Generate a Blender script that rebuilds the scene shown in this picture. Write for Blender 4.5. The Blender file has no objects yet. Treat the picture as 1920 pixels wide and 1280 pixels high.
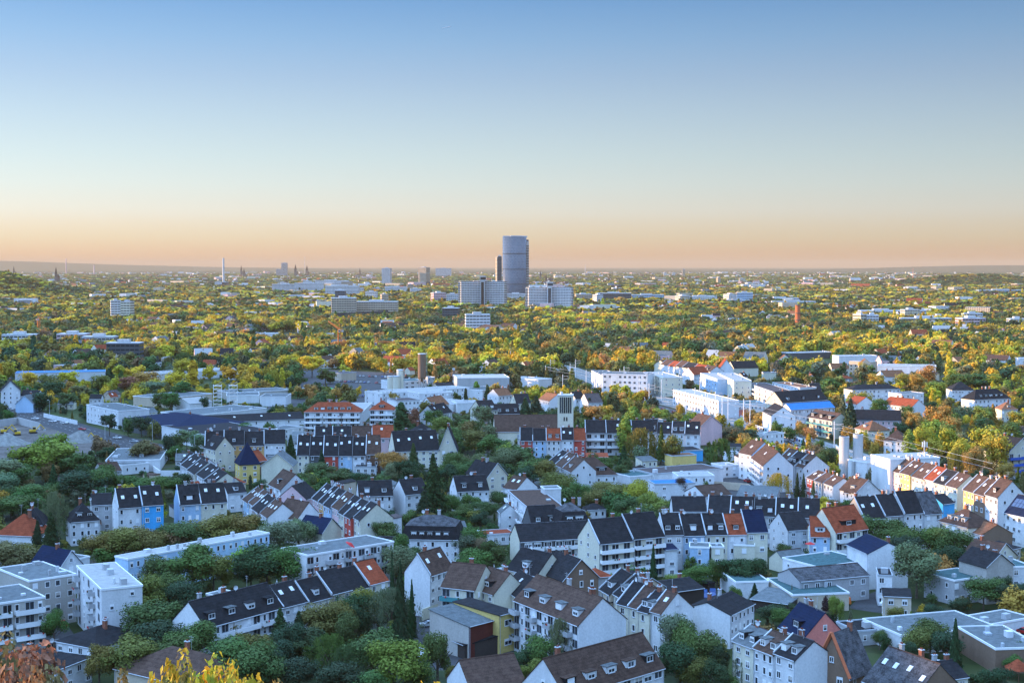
import bpy, math, random
from math import sin, cos, pi, radians, atan2, hypot, tan
from mathutils import Vector, noise
R = random.Random(7)
C = bpy.context.scene.collection
D_ = bpy.data
# ---------------- camera ----------------
H = 90.0; F = 2700.0
PITCH = math.atan(142 / F)
sc = bpy.context.scene
cam = D_.objects.new('camera', D_.cameras.new('camera')); C.objects.link(cam)
cam.location = (0, 0, H); cam.rotation_euler = (pi/2 - PITCH, 0, 0)
cam.data.sensor_width = 36; cam.data.lens = F / 1920 * 36
cam.data.clip_start = 1; cam.data.clip_end = 80000
sc.camera = cam
# ---------------- light ----------------
SUN_EL, SUN_AZ = 8.5, 81.0           # degrees above horizon; degrees left of the view direction (+Y)
w = D_.worlds.new('World'); sc.world = w; w.use_nodes = True
N = w.node_tree.nodes; L_ = w.node_tree.links; N.clear()
def wn(t, **k):
    n = N.new(t)
    for a, b in k.items(): setattr(n, a, b)
    return n
out = wn('ShaderNodeOutputWorld'); bg = wn('ShaderNodeBackground'); sky = wn('ShaderNodeTexSky')
sky.sky_type = 'NISHITA'; sky.sun_disc = False
sky.sun_elevation = radians(SUN_EL); sky.sun_rotation = radians(-SUN_AZ)
sky.air_density = 1.0; sky.dust_density = 1.2; sky.ozone_density = 1.5
tc = wn('ShaderNodeTexCoord'); sep = wn('ShaderNodeSeparateXYZ'); L_.new(tc.outputs['Generated'], sep.inputs[0])
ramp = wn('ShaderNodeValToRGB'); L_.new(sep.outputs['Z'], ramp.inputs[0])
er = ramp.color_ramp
SKY = [(0, (0.5184, 0.2916, 0.1751)), (0.0055, (0.518, 0.3241, 0.2021)), (0.0184, (0.5084, 0.4218, 0.3007)), (0.0277, (0.5084, 0.4571, 0.3688)), (0.0368, (0.4986, 0.494, 0.4503)), (0.0552, (0.4359, 0.4935, 0.4967)), (0.0734, (0.3759, 0.4643, 0.504)), (0.1005, (0.2984, 0.399, 0.4934)), (0.1274, (0.2245, 0.3302, 0.4739)), (0.1539, (0.1537, 0.2816, 0.4637)), (0.18, (0.0969, 0.2238, 0.4311)), (0.26, (0.19, 0.42, 0.98)), (0.45, (0.70, 1.32, 2.45)), (1.0, (0.95, 1.58, 2.7))]  # upper stops, out of view, brightened as added fill for the shaded town
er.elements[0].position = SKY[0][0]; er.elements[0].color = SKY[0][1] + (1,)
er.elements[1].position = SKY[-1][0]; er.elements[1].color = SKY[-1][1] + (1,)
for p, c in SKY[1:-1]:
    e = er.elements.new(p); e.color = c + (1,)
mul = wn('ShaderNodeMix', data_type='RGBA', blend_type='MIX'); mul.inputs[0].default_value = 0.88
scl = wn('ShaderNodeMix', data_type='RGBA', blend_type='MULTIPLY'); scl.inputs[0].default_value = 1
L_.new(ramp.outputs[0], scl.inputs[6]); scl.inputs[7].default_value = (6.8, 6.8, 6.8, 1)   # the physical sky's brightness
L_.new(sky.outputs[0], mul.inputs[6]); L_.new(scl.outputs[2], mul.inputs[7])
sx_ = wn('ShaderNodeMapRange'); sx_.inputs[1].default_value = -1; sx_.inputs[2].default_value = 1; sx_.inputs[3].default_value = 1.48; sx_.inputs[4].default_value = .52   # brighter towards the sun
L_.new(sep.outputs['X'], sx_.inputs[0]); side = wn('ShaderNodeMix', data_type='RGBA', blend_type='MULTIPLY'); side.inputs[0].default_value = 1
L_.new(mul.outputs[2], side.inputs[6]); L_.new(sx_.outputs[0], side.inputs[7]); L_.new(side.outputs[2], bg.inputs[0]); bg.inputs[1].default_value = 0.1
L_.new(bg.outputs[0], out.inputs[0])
sl = D_.lights.new('sun', 'SUN'); sl.energy = 5.0; sl.angle = radians(.6); sl.color = (1.0, .62, .29)
sun = D_.objects.new('sun', sl); C.objects.link(sun)
sd = Vector((-sin(radians(SUN_AZ)) * cos(radians(SUN_EL)), cos(radians(SUN_AZ)) * cos(radians(SUN_EL)), sin(radians(SUN_EL))))
sun.rotation_euler = sd.to_track_quat('Z', 'Y').to_euler(); sun.location = (0, 0, 300)
sc.view_settings.view_transform = 'Standard'; sc.view_settings.look = 'None'; sc.view_settings.gamma = 1
sc.view_settings.exposure = 1.25
try:
    sc.cycles.volume_bounces = 0; sc.cycles.max_bounces = 4; sc.cycles.diffuse_bounces = 2; sc.cycles.glossy_bounces = 2; sc.cycles.transparent_max_bounces = 4
except Exception: pass
# ---------------- projection ----------------
def un(px, py, z=0.0):
    X = (px - 960) / F; Y = (640 - py) / F
    d = Vector((X, cos(PITCH) + Y*sin(PITCH), -sin(PITCH) + Y*cos(PITCH)))
    t = (z - H) / d.z
    return Vector((d.x*t, d.y*t, z))
def pr(x, y, z):
    dz = z - H
    f = y*cos(PITCH) - dz*sin(PITCH); u = y*sin(PITCH) + dz*cos(PITCH)
    return 960 + F*x/f, 640 - F*u/f
# ---------------- materials ----------------
def nd(m, t, **k):
    n = m.node_tree.nodes.new(t)
    for a, b in k.items(): setattr(n, a, b)
    return n
def newmat(name, rough=.8, spec=.3):
    m = D_.materials.new(name); m.use_nodes = True
    b = m.node_tree.nodes['Principled BSDF']; b.inputs['Roughness'].default_value = rough
    b.inputs['Specular IOR Level'].default_value = spec
    return m, b, m.node_tree.links
def mat(name, c, var=.12, scale=.6, rough=.8, spec=.3, metal=0, streak=0, rows=0, bump=0):
    m, b, l = newmat(name, rough, spec); b.inputs['Metallic'].default_value = metal
    t = nd(m, 'ShaderNodeTexCoord'); n = nd(m, 'ShaderNodeTexNoise'); n.inputs['Scale'].default_value = scale; n.inputs['Detail'].default_value = 6
    if streak:
        mp = nd(m, 'ShaderNodeMapping'); mp.inputs['Scale'].default_value = (1, 1, .12); l.new(t.outputs['Object'], mp.inputs[0]); l.new(mp.outputs[0], n.inputs[0])
    else: l.new(t.outputs['Object'], n.inputs[0])
    n2 = nd(m, 'ShaderNodeTexNoise'); n2.inputs['Scale'].default_value = scale*7; n2.inputs['Detail'].default_value = 3; l.new(t.outputs['Object'], n2.inputs[0])
    ad = nd(m, 'ShaderNodeMath', operation='ADD'); l.new(n.outputs[0], ad.inputs[0]); l.new(n2.outputs[0], ad.inputs[1])
    mr = nd(m, 'ShaderNodeMapRange'); mr.inputs[1].default_value = .7; mr.inputs[2].default_value = 1.3
    mr.inputs[3].default_value = 1 - var*1.6; mr.inputs[4].default_value = 1 + var
    l.new(ad.outputs[0], mr.inputs[0])
    oi = nd(m, 'ShaderNodeObjectInfo'); r2 = nd(m, 'ShaderNodeMapRange'); r2.inputs[3].default_value = .88; r2.inputs[4].default_value = 1.08
    l.new(oi.outputs['Random'], r2.inputs[0])
    mm = nd(m, 'ShaderNodeMath', operation='MULTIPLY'); l.new(mr.outputs[0], mm.inputs[0]); l.new(r2.outputs[0], mm.inputs[1])
    last = mm.outputs[0]
    if rows:
        sx = nd(m, 'ShaderNodeSeparateXYZ'); l.new(t.outputs['Object'], sx.inputs[0])
        q = nd(m, 'ShaderNodeMath', operation='MULTIPLY'); q.inputs[1].default_value = 1/rows; l.new(sx.outputs['Z'], q.inputs[0])
        fr = nd(m, 'ShaderNodeMath', operation='FRACT'); l.new(q.outputs[0], fr.inputs[0])
        r3 = nd(m, 'ShaderNodeMapRange'); r3.inputs[1].default_value = 0; r3.inputs[2].default_value = .3; r3.inputs[3].default_value = .72; r3.inputs[4].default_value = 1
        l.new(fr.outputs[0], r3.inputs[0])
        m3 = nd(m, 'ShaderNodeMath', operation='MULTIPLY'); l.new(last, m3.inputs[0]); l.new(r3.outputs[0], m3.inputs[1]); last = m3.outputs[0]
    mx = nd(m, 'ShaderNodeMix', data_type='RGBA', blend_type='MULTIPLY'); mx.inputs[0].default_value = 1
    mx.inputs[6].default_value = tuple(c) + (1,); l.new(last, mx.inputs[7]); l.new(mx.outputs[2], b.inputs[0])
    if bump:
        bp = nd(m, 'ShaderNodeBump'); bp.inputs['Strength'].default_value = bump; bp.inputs['Distance'].default_value = .1
        l.new(n2.outputs[0], bp.inputs['Height']); l.new(bp.outputs[0], b.inputs['Normal'])
    return m
W = {k: mat('wall_'+n, c, .10, .3, .9, .2, streak=1) for k, n, c in [
    ('w', 'white', (.64, .64, .64)), ('c', 'cream', (.61, .57, .45)), ('y', 'yellow', (.68, .50, .17)), ('l', 'light_blue', (.38, .53, .68)),
    ('b', 'bright_blue', (.06, .38, .72)), ('g', 'grey', (.40, .40, .40)), ('r', 'red', (.45, .07, .05)), ('p', 'pink', (.62, .42, .42)),
    ('P', 'salmon', (.60, .19, .15)), ('o', 'brown_brick', (.20, .13, .09)), ('O', 'orange_brick', (.46, .13, .06)), ('t', 'tan', (.50, .41, .31)),
    ('s', 'pale_stone', (.42, .39, .35)), ('n', 'brown', (.13, .07, .045)), ('a', 'ochre', (.58, .34, .13)), ('d', 'dark_grey', (.09, .095, .10)),
    ('G', 'green', (.10, .32, .24)), ('k', 'dark_red', (.10, .025, .018)), ('Y', 'bright_yellow', (.62, .56, .05)), ('D', 'dark_timber', (.045, .035, .03))]}
WN = {'w': 'white', 'c': 'cream', 'y': 'yellow', 'l': 'light blue', 'b': 'bright blue', 'g': 'grey', 'r': 'red', 'p': 'pink', 'P': 'salmon', 'o': 'brown brick',
      'O': 'orange brick', 't': 'tan', 's': 'pale stone', 'n': 'brown', 'a': 'ochre', 'd': 'dark grey', 'G': 'green', 'k': 'dark red', 'Y': 'yellow', 'D': 'dark timber'}
T = {k: mat('roof_'+n, c, v, .8, .9, .08, rows=rw, bump=.4) for k, n, c, v, rw in [
    ('d', 'dark_tile', (.024, .024, .027), .3, .5), ('b', 'brown_tile', (.085, .052, .040), .3, .5), ('r', 'red_tile', (.26, .060, .028), .28, .5),
    ('g', 'grey_felt', (.12, .135, .14), .25, 0), ('w', 'pale_membrane', (.34, .335, .325), .14, 0), ('n', 'navy_tile', (.010, .018, .045), .2, .5),
    ('s', 'mottled_slate', (.085, .085, .092), .5, .4), ('B', 'blue_sheet', (.05, .20, .46), .15, 0), ('t', 'terracotta_tile', (.21, .095, .052), .3, .5),
    ('G', 'teal_felt', (.055, .11, .115), .25, 0), ('e', 'brown_felt', (.085, .066, .064), .25, 0)]}
TN = {'d': 'dark', 'b': 'brown', 'r': 'red', 'g': 'grey', 'w': 'pale', 'n': 'navy', 's': 'mottled slate', 'B': 'bright blue', 't': 'terracotta', 'G': 'teal', 'e': 'brown felt'}
M = {}
def glassm(name, c, rough=.12):
    m, b, l = newmat(name, rough, .4)
    oi = nd(m, 'ShaderNodeObjectInfo'); mx = nd(m, 'ShaderNodeMix', data_type='RGBA'); l.new(oi.outputs['Random'], mx.inputs[0])
    mx.inputs[6].default_value = tuple(v*.5 for v in c) + (1,); mx.inputs[7].default_value = tuple(v*2.2 for v in c) + (1,)
    l.new(mx.outputs[2], b.inputs[0]); return m
M['glass'] = glassm('window_glass', (.022, .028, .034), .25)
M['tglass'] = glassm('tower_glass', (.06, .10, .15), .2)
M['frame'] = mat('frame_white', (.78, .78, .78), .03, 1)
M['trim'] = mat('zinc_trim', (.42, .45, .48), .1, 1, .5, .5)
M['brick'] = mat('chimney_brick', (.27, .10, .06), .25, 2)
M['metal'] = mat('galvanised_metal', (.38, .39, .40), .1, 1, .45, .5)
M['dish'] = mat('dish_white', (.62, .63, .64), .05, 1, .5)
M['dark'] = mat('near_black', (.03, .03, .03), .1)  # plain near-black colour for graffiti, floor rings and cylinder tops
M['solar'] = mat('solar_panel', (.015, .03, .09), .1, 1, .15, .8)
M['asphalt'] = mat('asphalt', (.055, .056, .06), .22, .25, .9, .2)
M['paving'] = mat('paving', (.20, .20, .20), .2, .3, .9, .2)
M['gravel'] = mat('gravel', (.20, .20, .19), .3, .5, .95, .1, bump=.6)
M['earth'] = mat('site_earth', (.12, .105, .095), .3, .1, .95, .1)
M['lawn'] = mat('lawn', (.05, .085, .025), .35, .2, .95, .1)
M['line'] = mat('road_paint', (.6, .6, .6), .1)
M['water'] = mat('river_water', (.30, .34, .38), .03, .01, .15, .6)
M['concrete'] = mat('concrete', (.46, .45, .44), .1, .3, .9, .2, streak=1)
M['crane'] = mat('crane_orange', (.62, .20, .05), .1)
M['cranered'] = mat('crane_red', (.60, .07, .05), .1)
M['digger'] = mat('digger_yellow', (.62, .38, .03), .1)
M['tyre'] = mat('tyre', (.02, .02, .02), .1)
M['red'] = mat('red_paint', (.5, .03, .03), .08)
M['blue'] = mat('blue_paint', (.03, .10, .42), .08)
M['orange'] = mat('orange_paint', (.65, .17, .02), .08)
M['tealp'] = mat('teal_paint', (.05, .22, .24), .08)
M['green'] = mat('green_paint', (.03, .33, .10), .08)
M['bark'] = mat('bark', (.10, .075, .055), .3, 2)
CARM = {n: mat('car_paint_'+n, c, .02, 1, .3, .6) for n, c in [('white', (.70, .70, .70)), ('silver', (.36, .38, .40)), ('black', (.02, .02, .022)), ('red', (.42, .02, .02)),
        ('blue', (.03, .08, .25)), ('orange', (.62, .14, .02)), ('grey', (.13, .135, .14))]}
# ---------------- mesh builder ----------------
class MB:
    def __init__(s): s.v = []; s.f = []; s.m = []; s.mats = []
    def mi(s, m):
        if m not in s.mats: s.mats.append(m)
        return s.mats.index(m)
    def poly(s, pts, m):
        n = len(s.v); s.v += [tuple(p) for p in pts]; s.f.append(tuple(range(n, n+len(pts)))); s.m.append(s.mi(m)); return s
    def solid(s, pts, faces, m):
        n = len(s.v); s.v += [tuple(p) for p in pts]; k = s.mi(m)
        for f in faces: s.f.append(tuple(n+i for i in f)); s.m.append(k)
        return s
    def box(s, x0, x1, y0, y1, z0, z1, m):
        return s.solid([(x0, y0, z0), (x1, y0, z0), (x1, y1, z0), (x0, y1, z0), (x0, y0, z1), (x1, y0, z1), (x1, y1, z1), (x0, y1, z1)],
                       [(0, 3, 2, 1), (4, 5, 6, 7), (0, 1, 5, 4), (1, 2, 6, 5), (2, 3, 7, 6), (3, 0, 4, 7)], m)
    def prism(s, base, z0, z1, m, topm=None):
        n = len(base); b = len(s.v)
        s.v += [(x, y, z0) for x, y in base] + [(x, y, z1) for x, y in base]
        k = s.mi(m)
        for i in range(n):
            j = (i+1) % n; s.f.append((b+i, b+j, b+n+j, b+n+i)); s.m.append(k)
        s.f.append(tuple(b+n+i for i in range(n))); s.m.append(s.mi(topm or m))
        s.f.append(tuple(b+i for i in reversed(range(n)))); s.m.append(k); return s
    def cyl(s, x, y, z0, z1, r, m, n=10, r1=None):
        r1 = r if r1 is None else r1; b = len(s.v)
        s.v += [(x+r*cos(2*pi*i/n), y+r*sin(2*pi*i/n), z0) for i in range(n)] + [(x+r1*cos(2*pi*i/n), y+r1*sin(2*pi*i/n), z1) for i in range(n)]
        k = s.mi(m)
        for i in range(n):
            j = (i+1) % n; s.f.append((b+i, b+j, b+n+j, b+n+i)); s.m.append(k)
        s.f.append(tuple(b+n+i for i in range(n))); s.m.append(k); s.f.append(tuple(b+i for i in reversed(range(n)))); s.m.append(k); return s
    def bar(s, a, b, r, m, n=4):
        a = Vector(a); b = Vector(b); d = (b-a).normalized(); u = d.orthogonal().normalized(); v = d.cross(u); q = len(s.v); k = s.mi(m)
        for p in (a, b):
            for i in range(n):
                t = 2*pi*i/n + pi/4; s.v.append(tuple(p + u*(r*cos(t)) + v*(r*sin(t))))
        for i in range(n):
            j = (i+1) % n; s.f.append((q+i, q+j, q+n+j, q+n+i)); s.m.append(k)
        s.f.append(tuple(q+n+i for i in range(n))); s.m.append(k); s.f.append(tuple(q+i for i in reversed(range(n)))); s.m.append(k); return s
    def mesh(s, name):
        me = D_.meshes.new(name); me.from_pydata(s.v, [], s.f)
        for m in s.mats: me.materials.append(m)
        me.polygons.foreach_set('material_index', s.m); me.update(); return me
    def obj(s, name, parent=None, loc=None): return link(name, s.mesh(name), parent, loc)
def link(name, me, parent=None, loc=None, rz=0):
    o = D_.objects.new(name, me); C.objects.link(o)
    if parent is not None: o.parent = parent
    if loc is not None: o.location = loc
    if rz: o.rotation_euler = (0, 0, rz)
    return o
LABELS = {}
def tag(o, label, cat, group=None):
    n = len(label.split())
    if n > 16 or n < 4: print('LABEL LENGTH', n, label)
    if label in LABELS: print('LABEL DUP', label)
    LABELS[label] = 1
    o['label'] = label; o['category'] = cat
    if group: o['group'] = group
    return o
def thing(name, loc, rz, label, cat, group=None):
    o = D_.objects.new(name, None); C.objects.link(o); o.empty_display_size = 1
    o.location = loc; o.rotation_euler = (0, 0, rz); return tag(o, label, cat, group)
def struct(name, mb, loc=None):
    o = mb.obj(name, None, loc); o['kind'] = 'structure'; return o
ORD = ['first', 'second', 'third', 'fourth', 'fifth', 'sixth', 'seventh', 'eighth', 'ninth', 'tenth', 'eleventh', 'twelfth', 'thirteenth', 'fourteenth', 'fifteenth', 'sixteenth', 'seventeenth', 'eighteenth', 'nineteenth', 'twentieth']
# window meshes, shared
_wc = {}
WR = random.Random(12)
def window_mesh(w, h, kind='d', plain=False):
    bl = 0 if plain or kind == 'k' else WR.choice((0, 0, 0, 0, 0, 1, 1, 2, 3))
    k = (round(w, 1), round(h, 1), kind, bl)
    if k not in _wc:
        b = MB(); w2 = w/2; fr = .13
        fm = M['frame'] if kind != 'k' else M['trim']
        b.box(-w2, w2, -.03, .10, -h/2, -h/2+fr, fm); b.box(-w2, w2, -.03, .10, h/2-fr, h/2, fm)
        b.box(-w2, -w2+fr, -.031, .10, -h/2+fr, h/2-fr, fm); b.box(w2-fr, w2, -.031, .10, -h/2+fr, h/2-fr, fm)
        if kind in 'dk' or w > 2.2:
            n = max(2, round(w/1.0))
            for i in range(1, n):
                x = -w2 + w*i/n; b.box(x-.05, x+.05, -.02, .1, -h/2+fr, h/2-fr, fm)
        b.box(-w2+fr*.5, w2-fr*.5, .0, .09, -h/2+fr*.5, h/2-fr*.5, M['glass'])
        if bl: hh = (.35, .6, .96)[bl-1]*(h-2*fr); b.box(-w2+fr, w2-fr, -.012, .05, h/2-fr-hh, h/2-fr, M['frame'] if bl != 2 else W['s'])
        if kind in 'ds': b.box(-w2-.1, w2+.1, -.12, .02, -h/2-.09, -h/2, M['trim'])
        _wc[k] = b.mesh('window')
    return _wc[k]
# ---------------- buildings ----------------
BLD = []      # (x, y, ang, L, D, h, rh, bbox, shortname)
def reg(cx, cy, ang, Ln, Dp, z, short, x0=None):
    ps = [(cx + a*Ln/2*cos(ang) - b*Dp/2*sin(ang), cy + a*Ln/2*sin(ang) + b*Dp/2*cos(ang)) for a in (-1, 1) for b in (-1, 1)]
    q = [pr(x, y, zz) for x, y in ps for zz in (z*.35, z)]
    BLD.append(dict(x=cx, y=cy, ang=ang, L=Ln, D=Dp, d=hypot(cx, cy), bb=(min(p[0] for p in q), min(p[1] for p in q), max(p[0] for p in q), max(p[1] for p in q)), name=short))
def slope_slab(b, p, q, x0, x1, t, m, axis='x'):
    # slab from eave point p=(u,z) to ridge point q=(u,z), spanning x0..x1 along the ridge
    du, dz = q[0]-p[0], q[1]-p[1]; l = hypot(du, dz); nx, nz = -dz/l, du/l
    if nz < 0: nx, nz = -nx, -nz
    c = [(p[0], p[1]+.02), (q[0], q[1]+.02), (q[0]+nx*t*0, q[1]+t+.02), (p[0]+nx*t, p[1]+nz*t+.02)]
    pts = []
    for x in (x0, x1):
        for u, z in c: pts.append((x, u, z) if axis == 'x' else (u, x, z))
    b.solid(pts, [(0, 1, 2, 3), (7, 6, 5, 4), (0, 4, 5, 1), (1, 5, 6, 2), (2, 6, 7, 3), (3, 7, 4, 0)], m)
def put(root, me, name, x, y, z, rz=0, par=None):
    o = D_.objects.new(name, me); C.objects.link(o); o.parent = root; o.location = (x, y, z)
    if rz: o.rotation_euler = (0, 0, rz)
    return o
_mc = {}
def cached(key, fn):
    if key not in _mc: _mc[key] = fn()
    return _mc[key]
def dish_mesh():
    b = MB(); n = 10; r = .55
    b.cyl(0, 0, 0, 1.0, .05, M['metal'], 5)
    for k in range(2):
        pass
    c = len(b.v); b.v.append((0, -.12, 1.3))
    for i in range(n): b.v.append((r*cos(2*pi*i/n), -.3, 1.3+r*sin(2*pi*i/n)))
    mi = b.mi(M['dish'])
    for i in range(n): b.f.append((c, c+1+i, c+1+(i+1) % n)); b.m.append(mi)
    return b.mesh('satellite_dish')
def ant_mesh():
    b = MB(); b.bar((0, 0, 0), (0, 0, 3.2), .04, M['metal']); b.bar((-.7, 0, 2.9), (.7, 0, 2.9), .03, M['metal']); b.bar((-.5, 0, 2.4), (.5, 0, 2.4), .03, M['metal'])
    return b.mesh('antenna')
def chim_mesh(k):
    b = MB(); m = M['brick'] if k else W['g']; b.box(-.45, .45, -.35, .35, -1.2, 1.3, m); b.box(-.55, .55, -.45, .45, 1.3, 1.45, M['trim'])
    b.cyl(-.2, 0, 1.45, 1.75, .13, T['r'], 6); b.cyl(.2, 0, 1.45, 1.75, .13, T['r'], 6); return b.mesh('chimney')
def house(A, B, h, dp, rt, rh, wc, rc, opts, label, name, cat, group, short, rr, endw=None):
    """A, B: world points of the front eave corners; local frame: x along the front, y into the depth."""
    dx, dy = B.x-A.x, B.y-A.y; Ln = hypot(dx, dy); ang = atan2(dy, dx); px, py = -sin(ang), cos(ang)
    cx, cy = (A.x+B.x)/2 + px*dp/2, (A.y+B.y)/2 + py*dp/2
    root = thing(name, (cx, cy, 0), ang, label, cat, group)
    reg(cx, cy, ang, Ln, dp, h+rh*.6, short)
    x0, x1, y0, y1 = -Ln/2, Ln/2, -dp/2, dp/2; wm = W[wc]; rm = T[rc]; em = W[endw] if endw else wm
    dist = hypot(cx, cy); det = dist < 1150
    wb = MB(); rb = MB()
    def slope_z(y):   # height of roof surface over local y (gable along x)
        return h + rh*(1-abs(y)/(dp/2))
    if rt in 'g':
        pts = [(x0, y0, 0), (x1, y0, 0), (x1, y1, 0), (x0, y1, 0), (x0, y0, h), (x1, y0, h), (x1, y1, h), (x0, y1, h), (x0, 0, h+rh), (x1, 0, h+rh)]
        wb.solid(pts, [(0, 1, 5, 4), (2, 3, 7, 6)], wm); wb.solid(pts, [(1, 2, 6, 9, 5), (3, 0, 4, 8, 7)], em); wb.solid(pts, [(4, 5, 9, 8), (6, 7, 8, 9)], wm)
        o = .35; s = rh/(dp/2)
        slope_slab(rb, (y0-o, h-o*s), (0, h+rh), x0-(0.12), x1+(0.12), .16, rm)
        slope_slab(rb, (y1+o, h-o*s), (0, h+rh), x0-(0.121), x1+(0.121), .161, rm)
        rb.bar((x0-.1, 0, h+rh+.2), (x1+.1, 0, h+rh+.2), .13, T['s'] if rc in 'dn' else T['b'])
    elif rt in 'p':
        pts = [(x0, y0, 0), (x1, y0, 0), (x1, y1, 0), (x0, y1, 0), (x0, y0, h), (x1, y0, h), (x1, y1, h), (x0, y1, h), (0, y0, h+rh), (0, y1, h+rh)]
        wb.solid(pts, [(1, 2, 6, 5), (3, 0, 4, 7)], wm); wb.solid(pts, [(0, 1, 5, 8, 4), (2, 3, 7, 9, 6)], em); wb.solid(pts, [(5, 6, 9, 8), (7, 4, 8, 9)], wm)
        o = .4; s = rh/(Ln/2)
        slope_slab(rb, (x0-o, h-o*s), (0, h+rh), y0-.35, y1+.2, .16, rm, 'y'); slope_slab(rb, (x1+o, h-o*s), (0, h+rh), y0-.351, y1+.201, .161, rm, 'y')
    elif rt in 'hy':
        wb.box(x0, x1, y0, y1, 0, h, wm); o = .4
        rl = 0 if rt == 'y' else max(Ln-dp, 0)/2; rd = 0 if Ln >= dp else (dp-Ln)/2
        if rt == 'y': rd = 0
        X0, X1, Y0, Y1 = x0-o, x1+o, y0-o, y1+o
        pts = [(X0, Y0, h+.02), (X1, Y0, h+.02), (X1, Y1, h+.02), (X0, Y1, h+.02), (X0, Y0, h+.16), (X1, Y0, h+.16), (X1, Y1, h+.16), (X0, Y1, h+.16)]
        if rd > 0: pts += [(0, -rd, h+rh), (0, rd, h+rh)]; fs = [(4, 5, 8), (5, 6, 9, 8), (6, 7, 9), (7, 4, 8, 9)]
        elif rl > 0: pts += [(-rl, 0, h+rh), (rl, 0, h+rh)]; fs = [(4, 5, 9, 8), (5, 6, 9), (6, 7, 8, 9), (7, 4, 8)]
        else: pts += [(0, 0, h+rh)]; fs = [(4, 5, 8), (5, 6, 8), (6, 7, 8), (7, 4, 8)]
        rb.solid(pts, fs + [(0, 1, 5, 4), (1, 2, 6, 5), (2, 3, 7, 6), (3, 0, 4, 7), (3, 2, 1, 0)], rm)
    elif rt == 'm':
        wb.box(x0, x1, y0, y1, 0, h, wm); mh = rh*.62; i = 1.0; o = .3
        X0, X1, Y0, Y1 = x0-o, x1+o, y0-o, y1+o
        q = [(X0, Y0), (X1, Y0), (X1, Y1), (X0, Y1)]; q2 = [(x0+i, y0+i), (x1-i, y0+i), (x1-i, y1-i), (x0+i, y1-i)]
        k = max(0, (Ln-dp)/2)
        pts = [(a, b, h+.02) for a, b in q] + [(a, b, h+.2) for a, b in q] + [(a, b, h+mh) for a, b in q2] + [(-k-.5, 0, h+rh), (k+.5, 0, h+rh)]
        dm = T['d'] if rc != 'd' else T['n']
        rb.solid(pts, [(0, 1, 5, 4), (1, 2, 6, 5), (2, 3, 7, 6), (3, 0, 4, 7), (4, 5, 9, 8), (5, 6, 10, 9), (6, 7, 11, 10), (7, 4, 8, 11), (3, 2, 1, 0)], T['d'])
        rb.solid(pts, [(8, 9, 13, 12), (9, 10, 13), (10, 11, 12, 13), (11, 8, 12)], rm)
    elif rt == 's':
        pts = [(x0, y0, 0), (x1, y0, 0), (x1, y1, 0), (x0, y1, 0), (x0, y0, h), (x1, y0, h), (x1, y1, h+rh), (x0, y1, h+rh)]
        wb.solid(pts, [(0, 3, 2, 1), (4, 5, 6, 7), (0, 1, 5, 4), (2, 3, 7, 6)], wm); wb.solid(pts, [(1, 2, 6, 5), (3, 0, 4, 7)], em)
        o = .35; s = rh/dp
        slope_slab(rb, (y0-o, h-o*s), (y1+o, h+rh+o*s), x0-.2, x1+.2, .18, rm)
    else:
        wb.box(x0, x1, y0, y1, 0, h, wm)
        rb.box(x0-.12, x1+.12, y0-.12, y1+.12, h+.01, h+.14, rm)
        t = .22
        for a in ((x0-.14, x1+.14, y0-.14, y0-.14+t), (x0-.14, x1+.14, y1+.14-t, y1+.14), (x0-.14, x0-.14+t, y0-.14+t, y1+.14-t), (x1+.14-t, x1+.14, y0-.14+t, y1+.14-t)):
            rb.box(a[0], a[1], a[2], a[3], h-.12, h+.38, M['frame'] if rc in 'wgG' else M['trim'])
        nb = int(opts.get('u', min(4, Ln*dp/120)))
        for i in range(nb):
            ux, uy = rr.uniform(x0+1.5, x1-1.5) if Ln > 4 else 0, rr.uniform(y0+1.5, y1-1.5) if dp > 4 else 0; q = rr.choice([.35, .5, .9]); 
            ub = MB(); ub.box(-q, q, -q*.8, q*.8, 0, rr.choice([.5, .9, 1.4]), rr.choice([M['metal'], M['dish'], M['trim']])); ub.obj('roof_vent', root, (ux, uy, h+.12))
    wo = wb.obj('wall', root); ro = rb.obj('roof', root)
    if rt in 'ghsmp' and dist < 1000:
        g = MB()
        if rt == 'p':
            for sx in (-1, 1): g.bar((sx*(Ln/2+.42), y0-.36, h-.42*rh/(Ln/2)+.16), (0, y0-.36, h+rh+.18), .09, M['trim'])
            g.obj('verge_board', root)
        else:
            for sx in ([x0+.25] if wc != 'w' else [x0+.25, x1-.25]): g.bar((sx, y0-.1, 0), (sx, y0-.1, h-.1), .06, M['trim'])
            zz = h + (-.35*rh/(dp/2) if rt == 'g' else 0); g.bar((x0, y0-.42, zz+.1), (x1, y0-.42, zz+.1), .09, M['trim']); g.obj('gutter', root)
    # party wall coping
    if opts.get('w') and rt == 'g':
        for s in ((x0,) if 'L' not in opts else (x0, x1)):
            p = MB(); pts = [(s-.16, y0-.3, h-.3), (s+.16, y0-.3, h-.3), (s+.16, 0, h+rh), (s-.16, 0, h+rh), (s-.16, y0-.3, h+.32), (s+.16, y0-.3, h+.32), (s+.16, 0, h+rh+.42), (s-.16, 0, h+rh+.42)]
            p.solid(pts, [(0, 1, 2, 3), (4, 7, 6, 5), (0, 4, 5, 1), (1, 5, 6, 2), (2, 6, 7, 3), (3, 7, 4, 0)], M['trim']); p.obj('coping', root)
    # windows
    fl = int(opts.get('F', max(1, round(h/2.95)))); fh = h/fl
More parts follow.
